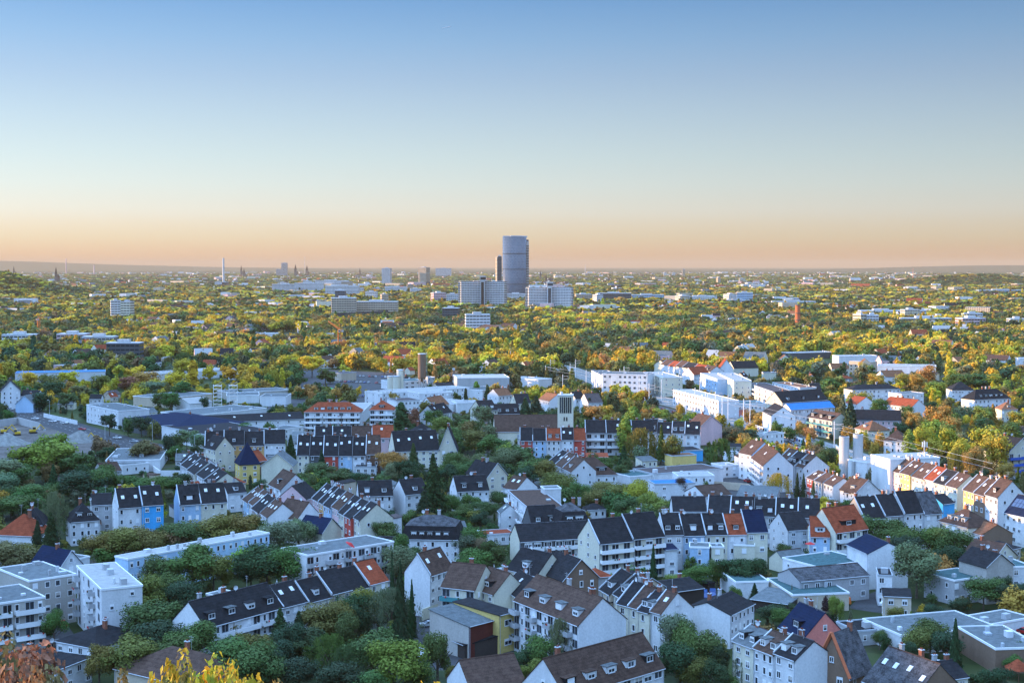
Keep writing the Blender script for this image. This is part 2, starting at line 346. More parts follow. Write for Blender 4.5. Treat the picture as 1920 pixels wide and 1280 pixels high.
    if det and not opts.get('n'):
        kind = opts.get('W') or rr.choice('ddsds'); ww = {'d': 1.35, 's': 1.0, 'k': 1.7}.get(kind, 1.3); wh = {'d': 1.5, 's': 1.6, 'k': 1.6}.get(kind, 1.5)
        if opts.get('x'): ww = 2.4; wh = 1.5
        nc = int(opts.get('c', max(1, round(Ln/(ww+1.55))))); nc = min(nc, 26 if fl < 4 else 24)
        while nc*fl > 96: nc -= 1
        sh = [rr.uniform(-.25, .25) for _ in range(nc)]
        bal = opts.get('B')
        for f in range(fl):
            z = f*fh + fh*.52 + .1
            for c in range(nc):
                x = x0 + Ln*(c+.5)/nc + sh[c]
                if rr.random() < .05: continue
                me = window_mesh(ww, wh, kind)
                if bal and c % 2 == 0: me = window_mesh(2.2, 2.0, 'k')
                put(root, me, 'window', x, y0-.03, z)
            if bal and f > 0:
                bm = M['frame'] if bal == '1' else (M['tealp'] if bal == 't' else (M['blue'] if bal == 'b' else M['metal']))
                if bal in '1tb':
                    segs = [(x0+.3, x1-.3)] if Ln < 14 else [(x0 + Ln*i/max(1, round(Ln/9)) + .4, x0 + Ln*(i+1)/max(1, round(Ln/9)) - .4) for i in range(max(1, round(Ln/9)))]
                else: segs = [(x0+Ln*(c+.5)/nc-1.5, x0+Ln*(c+.5)/nc+1.5) for c in range(0, nc, 3)]
                for a, b2 in segs:
                    q = MB(); q.box(a, b2, y0-1.4, y0+.02, f*fh-.02, f*fh+.16, W['g']); q.box(a, b2, y0-1.46, y0-1.38, f*fh-.1, f*fh+1.05, bm)
                    q.box(a, a+.08, y0-1.38, y0-.0, f*fh+.16, f*fh+1.03, bm); q.box(b2-.08, b2, y0-1.38, y0-.0, f*fh+.16, f*fh+1.03, bm)
                    if rr.random() < .6:
                        for _ in range(3):
                            fx = rr.uniform(a+.2, b2-.4); q.box(fx, fx+.35, y0-1.62, y0-1.47, f*fh+.85, f*fh+1.2, rr.choice([M['red'], M['lawn'], M['lawn']]))
                    q.obj('balcony', root)
        # gable / side windows on the end facing the camera
        for s in (-1, 1):
            nx, ny = s*cos(ang), s*sin(ang)
            if nx*cx + ny*cy < 0 and not opts.get('e') and (opts.get('E') or rr.random() < .55):
                me = window_mesh(1.0, 1.3, 's'); nn = max(1, min(3, round(dp/4.5)))
                for f in range(fl + (1 if rt == 'g' and rh > 4 else 0)):
                    cols = nn if f < fl else 1
                    for c in range(cols):
                        if rr.random() < .25: continue
                        yy = y0 + dp*(c+.5)/cols
                        put(root, me, 'window', s*(Ln/2+.03), yy, f*fh+fh*.5+.1, s*pi/2)
        if rt == 'p' and rh > 3: put(root, window_mesh(1.0, 1.2, 'd'), 'window', 0, y0-.03, h+rh*.35)
    # dormers / skylights on the front slope
    if det and rt in 'ghm' and rh > 2.2:
        nd_ = int(opts.get('d', 0)); ns = int(opts.get('s', 0))
        mh = rh*.62 if rt == 'm' else rh
        def yz(fr):
            return (y0 + fr*dp/2, h + fr*rh) if rt != 'm' else (y0 + fr*1.0, h + fr*mh)
        span = Ln if rt == 'g' else Ln*.7
        for i in range(nd_):
            x = -span/2 + span*(i+.5)/nd_; wd = float(opts.get('D', 1.7)); hd = 1.55
            y, z = yz(.22); sl_ = rh/(dp/2)
            back = y + hd/max(sl_, .3) if rt != 'm' else y0+1.6
            q = MB(); bz = z-.15; tz = z+hd
            q.box(-wd/2, wd/2, 0, back-y, -.3, hd, W['w'] if rr.random() < .5 else T['d']); q.box(-wd/2-.2, wd/2+.2, -.25, back-y+.5, hd+.01, hd+.16, T['g'] if rr.random() < .6 else rm)
            dd = q.obj('dormer', root, (x, y, z)); put(dd, window_mesh(min(wd-.3, 1.9), 1.2, 'd'), 'window', 0, -.04, hd*.5)
        def skm():
            b = MB(); b.box(-.5, .5, -.07, .07, -.65, .65, M['frame']); b.box(-.38, .38, -.09, .02, -.52, .52, M['dish']); return b.mesh('skylight')
        me = cached('sky', skm)
        if rt != 'm':
            for i in range(ns):
                fr = rr.uniform(.5, .68); y, z = yz(fr); x = -span/2 + span*(i+.5)/ns + rr.uniform(-.5, .5)
                if rt == 'h' and Ln < dp*1.2: x *= .4
                o = put(root, me, 'skylight', x, y-.05, z+.2); o.rotation_euler = (-(pi/2-math.atan2(rh, dp/2)), 0, 0)
        if opts.get('P') and rt == 'g':
            fr = .55; y, z = yz(fr); q = MB(); nn = max(2, int(Ln/1.6)); 
            for i in range(nn-1):
                for j in range(2): q.box(-Ln*.42+i*Ln*.84/nn, -Ln*.42+(i+.9)*Ln*.84/nn, -.04, .04, -1.6+j*1.7, j*1.7, M['solar'])
            o = q.obj('solar_panel', root, (0, y-.05, z+.28)); o.rotation_euler = (-(pi/2-math.atan2(rh, dp/2)), 0, 0)
    if det and rt in 'ghpm' and not opts.get('C') == '0':
        nch = int(opts.get('C', 1 if rr.random() < .75 else 2))
        for i in range(nch):
            x = rr.uniform(x0*.75, x1*.75) if rt != 'p' else 0; y = rr.uniform(0, dp*.12) if rt != 'p' else rr.uniform(-dp*.1, dp*.3)
            if rt == 'h': x *= .4
            put(root, cached(('ch', i % 2), lambda: chim_mesh(i % 2 == 0)), 'chimney', x, y, h+rh-.1)
        if dist < 700 and rr.random() < .45: put(root, cached('dish', dish_mesh), 'satellite_dish', rr.uniform(x0*.6, x1*.6) if rt != 'p' else .3, -.2, h+rh*(.9 if rt == 'g' else .95), rr.uniform(-.8, .8))
        if dist < 600 and rr.random() < .35: put(root, cached('ant', ant_mesh), 'antenna', rr.uniform(x0*.6, x1*.6) if rt != 'p' else -.3, .1, h+rh-.2, rr.uniform(0, 3))
    return root, dict(x0=x0, x1=x1, y0=y0, y1=y1, h=h, L=Ln, D=dp, ang=ang)
def popts(s):
    o = {}
    for t in s.split():
        o[t[0]] = t[1:] or '1'
    return o
KIND = {'h': ('detached_house', 'house'), 'r': ('terraced_house', 'house'), 'a': ('apartment_block', 'apartment block'), 'o': ('office_building', 'office building'),
        'i': ('industrial_hall', 'industrial hall'), 's': ('shed', 'shed'), 'u': ('shop_building', 'shop building')}
HS = {}
def build(line):
    f = [t.strip() for t in line.split('|')]
    k, key = f[0].split(':'); x1, y1, x2, y2 = [float(v) for v in f[1].split(',')]
    h = float(f[2]); dp = float(f[3]); rt = f[4][0]; rh = float(f[4][1:] or 0); walls, roofs = f[5].split(','); opts = popts(f[6]); txt = f[7]
    A, B = un(x1, y1, h), un(x2, y2, h); nm, cat = KIND[k]; n = len(walls); rr = random.Random(key)
    endw = opts.get('z')
    if n == 1:
        HS[key] = house(A, B, h, dp, rt, rh, walls, roofs, opts, txt, nm, cat, None, key.replace('_', ' '), rr, endw); return
    wts = [rr.uniform(.85, 1.15) for _ in range(n)]; tot = sum(wts); acc = 0
    perp = Vector((-(B.y-A.y), B.x-A.x, 0)).normalized()
    for i in range(n):
        a, b = acc/tot, (acc+wts[i])/tot; acc += wts[i]
        j = rr.uniform(-.5, .5); P, Q = A.lerp(B, a) + perp*j, A.lerp(B, b) + perp*j
        u = (Q-P).normalized(); P += u*.02; Q -= u*.02
        oo = dict(opts); oo['w'] = '1'
        if 'd' not in oo and 's' not in oo:
            r = rr.random()
            if r < .35: oo['d'] = rr.choice('12')
            elif r < .75: oo['s'] = rr.choice('12')
        elif rr.random() < .3: oo.pop('d', None); oo['s'] = '2'
        o2 = rr.uniform(-.5, .5)
        pos = 'leftmost' if i == 0 else ('rightmost' if i == n-1 else ORD[i] + ' from left')
        lab = f"{WN[walls[i]]} house with {TN[roofs[i]]} roof, {pos} in {txt}"
        house(P, Q, h+o2, dp+rr.uniform(-.8, .8), rt, rh+rr.uniform(-.4, .4), walls[i], roofs[i], oo, lab, nm, cat, 'houses in ' + txt, (WN[walls[i]] + ' house ' + pos + ' in ' + txt) if False else key.replace('_', ' '), rr, endw if i == n-1 else None)
DATA = '''
a:stone_block_rear|55,1090,142,1077|12|20|f|s,g|u6 W s|grey flat-roofed rear wing of the stone apartment block at the left edge
a:stone_block_front|-40,1138,84,1120|12|17|f|s,g|u3 B1|pale stone flat-roofed block with glass balconies cut by the left edge
a:white_penthouse_block|144,1062,190,1106|14.5|9.5|f|w,w|u4 Bm c5|white block with set-back top floor beside the stone apartment block
h:hipped_dark_house|105,1202,178,1216|5|15|h3|w,d|d0 s0|low white house with large dark hipped roof carrying a satellite dish
h:corner_dark_house|104,1257,172,1231|5.5|18|h2.2|w,d||low white house with near-flat dark roof beside the orange autumn tree
s:brown_barn|214,1254,372,1292|5|17|h4.5|t,b|n|low barn with broad brown roof behind the yellow treetop
r:slate_terrace|385,1176,531,1137|9|11|g5|w,d|d4 D2.4 B1 C2|long slate-roofed house with balconies and glazed dormers among dark trees
r:willow_terrace|531,1137,729,1087|9|10|g4.6|wctwc,ddddr|w|terrace above the weeping willow
h:red_brick_house|768,1065,803,1073|10|9|g2.6|P,n|E|orange-red painted brick house with dark blue roof between conifer and white gable
h:white_parapet_house|806,1078,850,1064|11|8|g5|w,b|s2 w L|tall white house with long pale coping and brown skylit roof
h:teal_balcony_house|827,1099,891,1106|9.5|12|g5|c,b|Bt C1 c3|cream house with teal balconies behind the grey-roofed barn
h:chimney_house|886,1101,926,1114|8.5|10|g4.6|c,b|d1 D4 C2|cream house with brown roof, long dormer and two red chimneys
h:yellow_workshop|936,1154,967,1146|9|15|s.8|y,d|c1 x F2 e|yellow workshop with dark flat roof beside the dark red barn
s:red_barn|879,1175,937,1160|7.5|13|s1.8|k,g|n zs|dark red boarded barn under a grey sheet roof
s:lean_to|824,1190,871,1210|3.2|9|s.9|D,d|n|low black lean-to roof in front of the dark red barn
a:white_gable_block|964,1124,1085,1172|12|12.5|g5.2|w,b|d4 D2.6 Bm C4 e|long brown-roofed apartment block with balconies and huge blank white gable
h:brick_gable_house|1056,1088,1122,1081|9|14|p5|o,d|c3|brown brick house whose gable has three windows behind the brown-roofed block
h:cream_dormer_house|950,1066,1007,1079|9|11|g5|c,d|d1 D2 C1|cream house with dark roof and one white dormer left of brick gable
h:small_cream_house|941,1099,970,1119|8|10|g4|c,d|s1|small cream house with dark roof squeezed beside the long brown-roofed block
r:slate_dormer_row|1128,1102,1166,1124|9|11|g4.6|tc,dd|d1 D2.6|dormered pair behind white gable
r:ornate_row|1156,1130,1240,1152|10|11|g4|cccw,dbdb|F3 zw|ornate facades below white gable
h:long_tiled_house|1060,1305,1245,1250|8|12|g6|w,b|x c9 C1 d5 D3|long low house with broad brown tiled roof at the bottom edge
h:bottom_tiled_roof|885,1300,988,1285|7|12|g5|w,b|s0 C0|brown tiled roof with white verge cut by the bottom edge below courtyard
h:tan_gable_shed|1196,1104,1246,1099|6|11|p2.5|t,d|n|low tan gabled outbuilding with dark roof behind the ornate facades
s:dark_yard_roof|1210,1117,1320,1102|4.5|13|g1.6|D,d|n|low dark roofed workshop beside the yard with blue vans
h:white_wall_house|1369,1153,1414,1131|8|12|g2.2|w,d|s0 C2 e|white house with blank yard wall and two dark roof slopes
h:white_pent_wing|1326,1150,1369,1153|6|7|s1|w,g|c2|low white wing with small terrace joined to the blank white house
r:mansard_row|1373,1198,1490,1242|11|9|g3|cww,gbd|F4 d2|narrow-fronted row at bottom right
h:pink_navy_house|1461,1174,1508,1196|7.5|10.5|g5.2|w,n|d1 D3 C2 F2 zP|half-timbered house with navy roof and big pink gable wall
h:brick_chapel|1527,1254,1592,1268|8|9|p8|o,s|C1 c2|brown brick chapel front with steep orange-edged gable
h:slate_hall|1618,1275,1712,1312|8|13|g6|o,s|s4 C2|broad mottled slate roof beside the brick chapel gable
i:mottled_workshop|1500,1090,1630,1078|6.5|11|g2.2|g,s|c6 C0|grey workshop with long mottled stone-grey roof and half-timbered end
i:flat_workshop|1487,1116,1592,1112|4.5|20|f|t,G|n u2|low flat-roofed workshop with blank tan wall below mottled roof
i:flat_annex|1380,1092,1441,1090|4.5|15|f|w,G|n u1|low white-walled annex with dark teal roof right of brown fence
s:pent_shed|1407,1123,1479,1133|3.2|11|s1|D,g|n u0|grey lean-to roof between annex and flat-roofed workshop
i:teal_roof_hall|1535,1064,1627,1051|6|15|f|w,G|c5 u2|white hall with wide teal flat roof and roof garden
h:navy_roof_house|1588,1020,1628,1038|10|12|g2.8|w,n|n C1 e|tall white house with navy roof and blank wall right of roof garden
i:grey_office_wing|1790,1089,1852,1080|6.5|11|f|g,G|c6 F2|grey two-storey wing with flat dark roof below the stucco gable
h:stucco_gable_house|1850,1063,1900,1058|10|11|p3.2|s,d|n|blank grey stucco gable house with white roof terrace at right edge
i:dark_warehouse|1618,1161,1690,1192|4.5|26|f|w,g|u3 n|low warehouse with stained dark grey roof and white side wall
i:skylight_hall|1796,1176,1867,1217|5.5|11|f|o,g|u5 n|brick hall with long grey roof and bright roof-lights at right
s:garage_row|1842,1174,1935,1158|3|9|f|w,g|n u2|row of low white garages with blue doors at the right edge
h:narrow_white_house|1647,1079,1673,1080|8|9|f|w,d|c2 u1|narrow white two-storey house left of the large grey-green tree
s:corner_gable_house|1655,1292,1745,1300|6|12|g4|c,d|s2|dark roofed house at the bottom edge below the mottled slate roof
s:teal_flat_shed|1730,1259,1764,1263|3.5|9|f|t,G|n u1|small teal flat-roofed shed behind the dark conifer
h:far_corner_house|1745,1278,1815,1268|6|9|g2.4|c,d|C2|low dark roofed house at bottom right with brick chimney stub
h:slate_villa_left|38,986,80,985|8|11|h5|w,d|d1 C1|white house with dark hipped roof, red chimney and dishes at far left
h:red_triangle_house|-8,1003,61,1006|6|12|h6|w,r|n|house with red tiled triangular roof at the left edge
h:low_left_house|20,1066,66,1050|5|11|g3|w,b|n|low white house with brown roof under the tree at left edge
h:slate_villa|133,980,187,976|7.5|11|h5.5|w,d|d2 C1|white house with dark hipped roof and two small gabled dormers
h:grey_rear_house|172,947,211,945|9|10|g3|g,d||grey house half hidden behind the slate-roofed villa
r:white_blue_pair|222,952,306,946|10|10|g5.6|wb,dd|w s2 F3|white and blue pair
r:cream_pair|337,944,426,938|10|10|g5.4|lc,dd|d1 D3 F3|cream pair with wide dormers
h:white_link_house|427,925,462,922|7|9|g3|w,d|d1|low white house with dark roof right of the cream pair
u:red_stripe_shop|230,873,279,868|4|10|f|w,g|c3 u1|low white shop with flat grey roof and red stripe
h:brown_roof_left|192,885,228,882|5|11|g3|g,b|n|low brown-roofed house left of the red-striped shop
h:navy_gable_house|113,1063,154,1055|7.5|13|p4|w,n|c1|white gabled house with navy roof behind the stone block
h:white_terrace_house|150,1048,168,1044|5|8|f|w,g|n u1|small white roof terrace extension right of the navy gable
a:long_flat_block|240,1049,505,1000|10|6|f|l,w|F3 c22 u8|long narrow flat-roofed block with pale blue walls and green-tinted windows
a:penthouse_block|577,1042,738,1016|12|13|f|w,g|Bm c14 u2|white balcony block with grey set-back top floor and pink parasol
h:yellow_turret_house|450,872,487,870|8|9.5|y9|y,n|s1 C0 c2|yellow house with tall steep pointed navy roof
h:cream_gable_barn|490,873,549,873|8|13|p5|c,g|n|pale yellow blank gable with central pilaster beside the pointed roof
h:red_hip_house|394,912,461,905|5|13|h4.2|t,r|s3 C2|low house with wide red hipped roof above the cream pair
h:brown_gable_house|504,907,527,918|9|11|g5.2|w,b|d1 zw E|white gabled house with brown roof left of the pastel terrace
r:cluttered_row|455,936,502,968|9|10|g4|lwpw,bbdb|s3|cluttered row above long flat block
h:white_blank_gable|516,966,557,974|8|10|g5|w,b|e|big blank white gable above the long flat-roofed block
r:pastel_row|585,932,673,976|10|11|g5|palpcrc,dddbddd|F3 s2|pastel terrace left of centre
h:pink_edge_house|574,936,598,927|7|11|g4.5|p,d|n|small pink-walled house with dark roof at the top of pastel terrace
h:navy_cream_gable|604,999,640,991|6|11|p4|c,n|n|small navy-roofed house with cream gable behind the penthouse block
h:white_gable_row_house|338,866,372,880|8|9|g4|w,d|s3|white gabled house with skylit dark roof above the white garden wall
r:stepped_gables|340,872,398,908|8|11|g4|wcwc,dddd|s2 w|stepped gables at left
h:white_cream_left|673,930,737,928|8|10|g4.6|w,d|d2 C1|white and cream double house with dark roof and two dormers
h:white_red_balcony|760,927,803,923|8|10|g4.6|w,d|d1 C1|white house with dark roof left of the tall dark spruce
h:white_double|857,921,917,918|8|10|g4.8|w,d|d2 C2|white house with dark roof and two dormers left of cream gable
h:cream_tall_gable|914,894,951,890|10.5|14|p4.8|c,d|c2 e|tall cream gable with four small dark windows above the hedge
h:mansard_villa|752,1011,860,1013|8.5|13|m6.5|w,s|d5 D1.6 C2 c8|white villa with black mansard storey and mottled slate top
a:balcony_terrace_block|952,920,1000,962|10|12|f|w,b|B1 c6 u4|white block with stepped balconies and flat brown roof
h:brown_small_gable|943,914,968,918|8|11|g4|w,b|s2|small brown-roofed house with cream gable right of cream tall gable
s:white_roof_box|1021,917,1052,916|12|6|f|w,g|n u0|white box on the flat brown roof beside green trees
h:dark_mansard_house|998,987,1050,984|8|10|g5.6|d,d|d2 C0|dark roofed house with arched dormer above the long dark roof
h:ornate_cream_house|1052,983,1104,980|9.5|10|m6|c,s|d2 D2.6 C2 c4|ornate cream house with curved gable and slate roof
a:long_balcony_block|975,1015,1109,1007|8.5|10|g4.2|c,d|B1 c14 x C0 s0|long cream block with low dark roof and continuous white balconies
r:tall_balcony_pair|1122,1018,1245,1006|11.5|12|g6|cc,dd|B1 x s0 C1|tall balcony pair
r:colourful_backs|1245,1003,1440,998|10.5|11|g5.4|wlcwc,dddrn|F3|colourful rear facades right of centre
s:white_stair_tower|1247,1031,1271,1030|8|5|s.6|w,n|c1 F3|narrow white rear tower with solar roof beside the tall conifer
s:blue_stair_wing|1293,1026,1330,1027|8.5|7|f|l,g|c1 F3 u1|pale blue rear wing with glass-railed roof terrace
s:yellow_stair_wing|1334,1026,1357,1026|8.5|5|f|c,g|c1 F3 u1|narrow yellow rear wing with plants on its roof terrace
s:cream_stair_wing|1376,1022,1415,1023|7|8|f|c,g|c1 F2 u2|cream rear wing with blue glass railing round its roof terrace
h:grey_shadow_house|1262,958,1325,958|9|10|g4|w,d|C2 s0|dark roofed house behind the colourful rear facades with two dishes
r:red_gable_row|1326,963,1536,971|10|11|g5|grgwg,ddddd|F3|dark terrace with red gable
h:white_twin_house|1477,994,1519,991|8|11|g4.5|w,d|C0 c2 E|white gabled house with dark flat-edged roof above the roof garden
h:red_dormer_house|1520,1005,1556,1006|8|11|g5.2|l,r|d1 D3 C0|pale blue house with red roof and white dormer beside red parasol
h:red_roof_block|1567,998,1627,990|9.5|12|g6.4|c,r|d1 D6 B1 C3 e|cream block with large faded red roof and long white dormer
r:dark_slate_row|1622,971,1766,960|9|11|g6|tgww,ddds|F3|dark row below lit terrace
h:blue_roof_infill|1768,945,1790,942|8|9|g2.4|b,d|n|small dark roofed house with bright blue wall at row end
r:lit_upper_row|1671,880,1795,913|10|11|g4.6|pycwcc,bbbrdb|F3|sunlit brown-roofed upper terrace
i:concrete_block|1633,853,1669,862|14|22|f|w,w|n u8 e|tall white concrete block beside the sunlit terrace
r:lit_lower_row|1806,916,1872,935|11|11|g5|yow,bbb|F3|sunlit terrace at right edge
h:solar_house|1884,960,1930,970|10|11|g5.4|w,n|P C0|white house with solar panels covering its roof at the right edge
h:brown_villa|1604,924,1651,921|8|10|p4.5|w,b|C2 c3|white villa with brown roof and arched windows below the concrete block
h:brown_villa_wing|1583,922,1607,926|7.5|9|g4.4|w,b|d1 C1|cream villa wing with brown roof and one pale dormer
r:lit_short_row|1512,896,1560,912|8.5|9|g2.8|rgw,bbb|F3|short sunlit row above conifer
h:short_row_end|1450,884,1472,880|7|8|g2.5|w,d|C1|low white house with grey roof beside the yellow-green round tree
a:lit_balcony_house|1409,857,1431,873|10.5|12|g5.5|w,b|B1 c3 C1 s1|white balcony house with brown roof beside the blue arched house
r:lit_middle_row|1457,866,1505,877|9|12|g4.8|www,bdb|F3|sunlit trio with long roofs
h:blue_arch_house|1385,848,1409,853|11|13|g5|w,b|s1 zl e c2|white house with pale blue arched gable and brown roof
h:dark_villa_right|1760,977,1815,990|8|11|h4.6|c,b|d3 C2 s1|cream villa with brown roof, dormers and red brick chimney
h:brick_end_house|1815,995,1841,1003|6.5|11|g3|w,t|e zo C1|white house with terracotta roof and brown brick end wall
h:cream_gable_right|1862,1050,1906,1040|6.5|10|p4|c,b|c1|small cream gable with brown skylit roof at the right edge
h:white_flat_right|1895,1064,1935,1062|9|9|f|w,G|c2 F3 u2|white flat-roofed house with terrace cut by the right edge
h:terrace_house_right|1822,1060,1850,1066|7.5|10|g3|w,d|c3|white house with dark roof and fenced terrace beside the stucco gable
h:left_edge_gable|2,734,38,733|11|22|p6|w,d|c3|white gabled house with dark roof beside road at far left
h:left_edge_annex|38,742,70,742|7|12|g3|w,d|c4|white annex with dark roof behind the pale blue gable
h:pale_blue_gable|29,757,62,757|5.5|16|p5|l,g|n|pale blue blank gable beside the main road at left
o:banded_office|162,759,222,771|10|18|f|w,g|c9 u3 e|white three-storey office with flat dark roof beside main road
i:curved_hall|229,785,330,803|6.5|42|h4|d,n|n s0|hall with curved dark blue roof right of the white roadside office
i:supermarket|303,799,388,816|7|36|f|w,d|n u3|white hall with dark roof and red stripe below curved hall
i:blue_roof_depot|28,700,197,697|7|22|f|w,B|u6 n|long depot with flat blue-grey roof behind trees at left
i:skylight_store|198,864,300,862|5|42|f|w,g|n u5|low store with wide grey-green flat roof below the road
i:green_trim_hall|365,779,500,765|5.5|30|f|w,g|n u5|low hall with flat roof and green-tinted white wall
h:red_truck_depot|425,742,486,741|5|24|f|w,g|n u3|flat pale depot behind the red trucks
i:loading_hall|487,744,536,744|6|22|f|w,g|n u2|white loading hall between red trucks and big pale roof
i:big_pale_hall|574,772,680,772|7|52|f|w,w|n u5|large hall with pale flat roof behind the red-roofed apartments
a:red_mansard_block|570,773,676,773|11.5|13|h5|w,r|d6 D2 B1 C4 c10|white apartment row with red hipped roof and many rear balconies
i:dark_long_roof|366,794,572,785|5|18|g3|w,d|c10 C0 s4|long low building with dark pitched roof below the green-tinted wall
i:small_flat_hall|388,803,440,801|4.5|12|f|w,g|c4 u1|small white flat-roofed hall below the dark long roof
i:white_saddle_hall|530,806,569,800|5|12|f|w,g|c3 u1|small white hall with grey flat roof beside the red-roofed apartments
r:ornate_villas|384,836,535,833|10.5|11|g5.5|caaw,dddd|F3|ornate villas left of spruce
h:ornate_turret_house|382,838,404,843|10|9|g5|c,d|d1|cream corner house with curved gable at the end of ornate villas
h:brown_pair_low|478,866,500,862|6|9|g4|o,r|n|low brown brick house with red roof under the ornate villas
r:long_dark_row|556,853,712,852|8|13|g7.5|cdrlwn,dddddb|F3 s2|long dark-roofed row
r:red_roof_back_row|590,822,738,820|9.5|11|g5|wwwp,ddbr|C2|row behind long dark-roofed row
a:red_roof_white_block|693,769,738,769|11|13|h5|w,r|d1 D3 C2 B1|white apartment house with orange-red hipped roof beside dark conifer
h:long_dark_convent|741,846,824,843|8|15|g8|c,d|s4 C1|long steep dark roof joined to a cream gable
h:convent_gable|823,843,856,843|8|14|p10|c,d|c2|steep cream gable with two small windows at end of dark roof
h:cream_low_wing|740,866,758,864|5|9|g3|c,d|c2|small cream house below the long steep dark roof
h:slate_turret_villa|775,816,822,814|7|12|h5|w,d|d2 C2|white villa with dark turreted roof above the steep dark roof
i:grey_factory_box|857,709,955,708|11|30|f|g,w|n u3|large windowless pale grey factory box beside trees
i:long_white_factory|716,738,880,727|8|20|f|w,w|c18 u6|long low white factory below the cream silos
o:brown_white_office|744,752,787,750|10|16|f|w,e|c6|white office with brown top storey right of the car park
i:terrace_factory|787,738,850,735|9|18|f|w,w|c8|white factory with roof terrace right of the brown-topped office
i:workshop_shed_a|822,728,855,727|6|16|g3|t,d|n|dark pitched shed beside the tall brown factory chimney
h:cream_house_centre|903,770,933,768|9|12|g5|c,d|d2 C1 E|cream house with dark roof and white dormers above church roof
h:dark_house_centre|930,776,975,775|6|12|g5|w,d|d3 C0|low dark roofed house between cream house and twin firs
h:cream_house_rear|968,756,995,755|8|10|g5|c,d|C2|cream house with brown roof behind the twin firs
i:pale_sheds|786,752,850,758|5|22|f|w,w|n u3|pale flat sheds above the green park trees
i:pale_shed_right|857,756,900,755|6|16|f|w,w|n u3|pale flat-roofed shed with white chimney
h:terracotta_small|815,762,842,757|6|11|g5|w,t|C1|white house with terracotta roof above the park trees
h:grey_small|818,778,848,772|6|11|g5|g,d|s2|grey house with dark roof and skylights beside the park trees
a:white_long_right|1010,712,1035,710|6|30|f|w,w|n u2|small pale hall with red door left of the church tower
h:terracotta_by_tower|1010,748,1030,752|7|11|g4|w,t|C1|white house with terracotta roof just left of church tower
h:dark_by_tower|1080,748,1098,747|7|11|g4|w,d|C1|small dark roofed house just right of the church tower
h:pale_gable_by_tower|1103,755,1130,754|7|13|g5|w,e|C1|white gabled house with faded roof right of the church tower
h:church_nave|928,809,1047,808|7|15|g7.5|c,b|n C0|long church nave with plain brown roof beside its tall tower
r:church_row|975,824,1098,824|8.5|11|g5.2|rlwwr,ddrdr|F3 C1|row below the church
r:tall_white_row|1098,812,1226,812|10.5|11|g5.4|www,ddd|F3 B1|tall white row beside poplar
r:dark_right_row|1206,810,1312,812|9.5|12|g5|wwww,dddd|F3 d2|dark-roofed row right of poplar
h:pink_yellow_house|1314,799,1354,797|9.5|13|p5|p,b|n|house with pink wall and bright yellow mural gable
r:brown_step_row|1029,866,1072,886|8.5|11|g4.5|www,dbb|F3 d1|brown-roofed trio behind dormer villa
h:dormer_villa|1076,893,1157,890|6.5|14|h6.5|w,b|d2 D4 C1 c6|white villa with brown hipped roof and two big white dormers
i:brown_flat_hall|1226,889,1356,879|5.5|16|f|w,e|n u2|low hall with wide brown flat roof above bright blue roof
i:blue_roof_hall|1228,908,1303,906|6.5|10|f|w,B|u0 c2|white hall with bright blue roof beside round dark tree
i:white_flat_office|1272,893,1339,892|6.5|11|f|w,w|c5 u2|white flat-roofed office between bright blue and brown roofs
i:grey_flat_hall|1182,894,1228,890|5|14|f|w,G|n u1|low grey-green flat roof left of bright blue roof
s:tan_long_shed|1260,855,1306,853|5|8|f|y,t|n u0|tan flat-roofed shed with yellowish wall behind the willow
i:navy_depot|1248,846,1318,844|5|14|f|b,d|n u0|dark depot roof with blue front right of the poplar
i:slate_yard_roof|1322,931,1372,927|4.5|14|g3|w,b|n C0|low dark tiled roof at the left of the grey yard
i:yard_pale_roof|1380,932,1455,935|3.5|20|s1.5|g,g|n|mottled grey sheet roofs filling the yard behind red gable
i:white_walled_yard|1355,874,1385,872|5|9|f|w,w|c2 u1|small white flat building left of the blue arched house
o:stepped_office|1130,701,1214,703|15|22|f|w,g|c9 Wk u3 F4|white stepped office block with banded windows beside catenary masts
o:stepped_office_left|1109,695,1130,705|12|12|f|w,g|c3 Wk|lower white wing at the left of the stepped office block
o:white_lit_office|1207,698,1243,708|13|14|f|c,w|c7 F4 Wk u2|cream office with sunlit left facade right of stepped office
a:long_white_station|1262,731,1347,752|10|13|f|w,w|c16 F3 u3 Wk|long white three-storey building beside the railway station
o:glass_office|1313,700,1345,711|11|16|f|l,w|c6 x F4 e|glass-fronted office with blue facade beside the lit cream block
o:cream_glass_office|1346,700,1376,714|12|12|f|c,w|c6 F4|cream office block right of the blue glass facade
a:white_curved_apartments|1401,718,1450,735|9|13|f|w,e|c9 F3 B1 u3|long white terraced apartments with flat brown roofs
a:white_terrace_apartments|1448,717,1500,727|8|12|f|w,t|c9 F3 u3|white flat apartments stretching right of the long white terrace
h:big_dark_gable|1467,755,1552,749|8|14|g6|c,d|d3 C1 E|broad cream building with dark roof behind bright blue roof
h:white_gable_station|1430,771,1446,779|10|13|g4.5|w,d|c3 C0 E|white building with dark roof left of the blue roof
a:blue_roof_apartments|1483,768,1565,763|10|9|g3|w,B|c12 C0 e|apartment row with bright blue roof behind brick facades
a:brick_red_block|1483,773,1516,771|8|6|f|P,w|c4 B1 u0|salmon brick block front with white glazed bays below blue roof
a:green_balcony_block|1512,781,1560,789|9.5|11|g3.6|c,b|Bt C0 d3 D4|cream apartment block with green balconies below the blue roof
u:station_shops|1362,758,1436,757|5|20|f|w,G|c10 F1 u4|low flat-roofed station shops with green roof beside platforms
u:orange_canopy|1334,762,1380,768|4|8|f|P,t|n u0|low building with orange-brown canopy roof on the platforms
h:red_roof_steep|1350,690,1374,690|8|12|p7|w,r|c1|white house with steep orange-red roof among trees
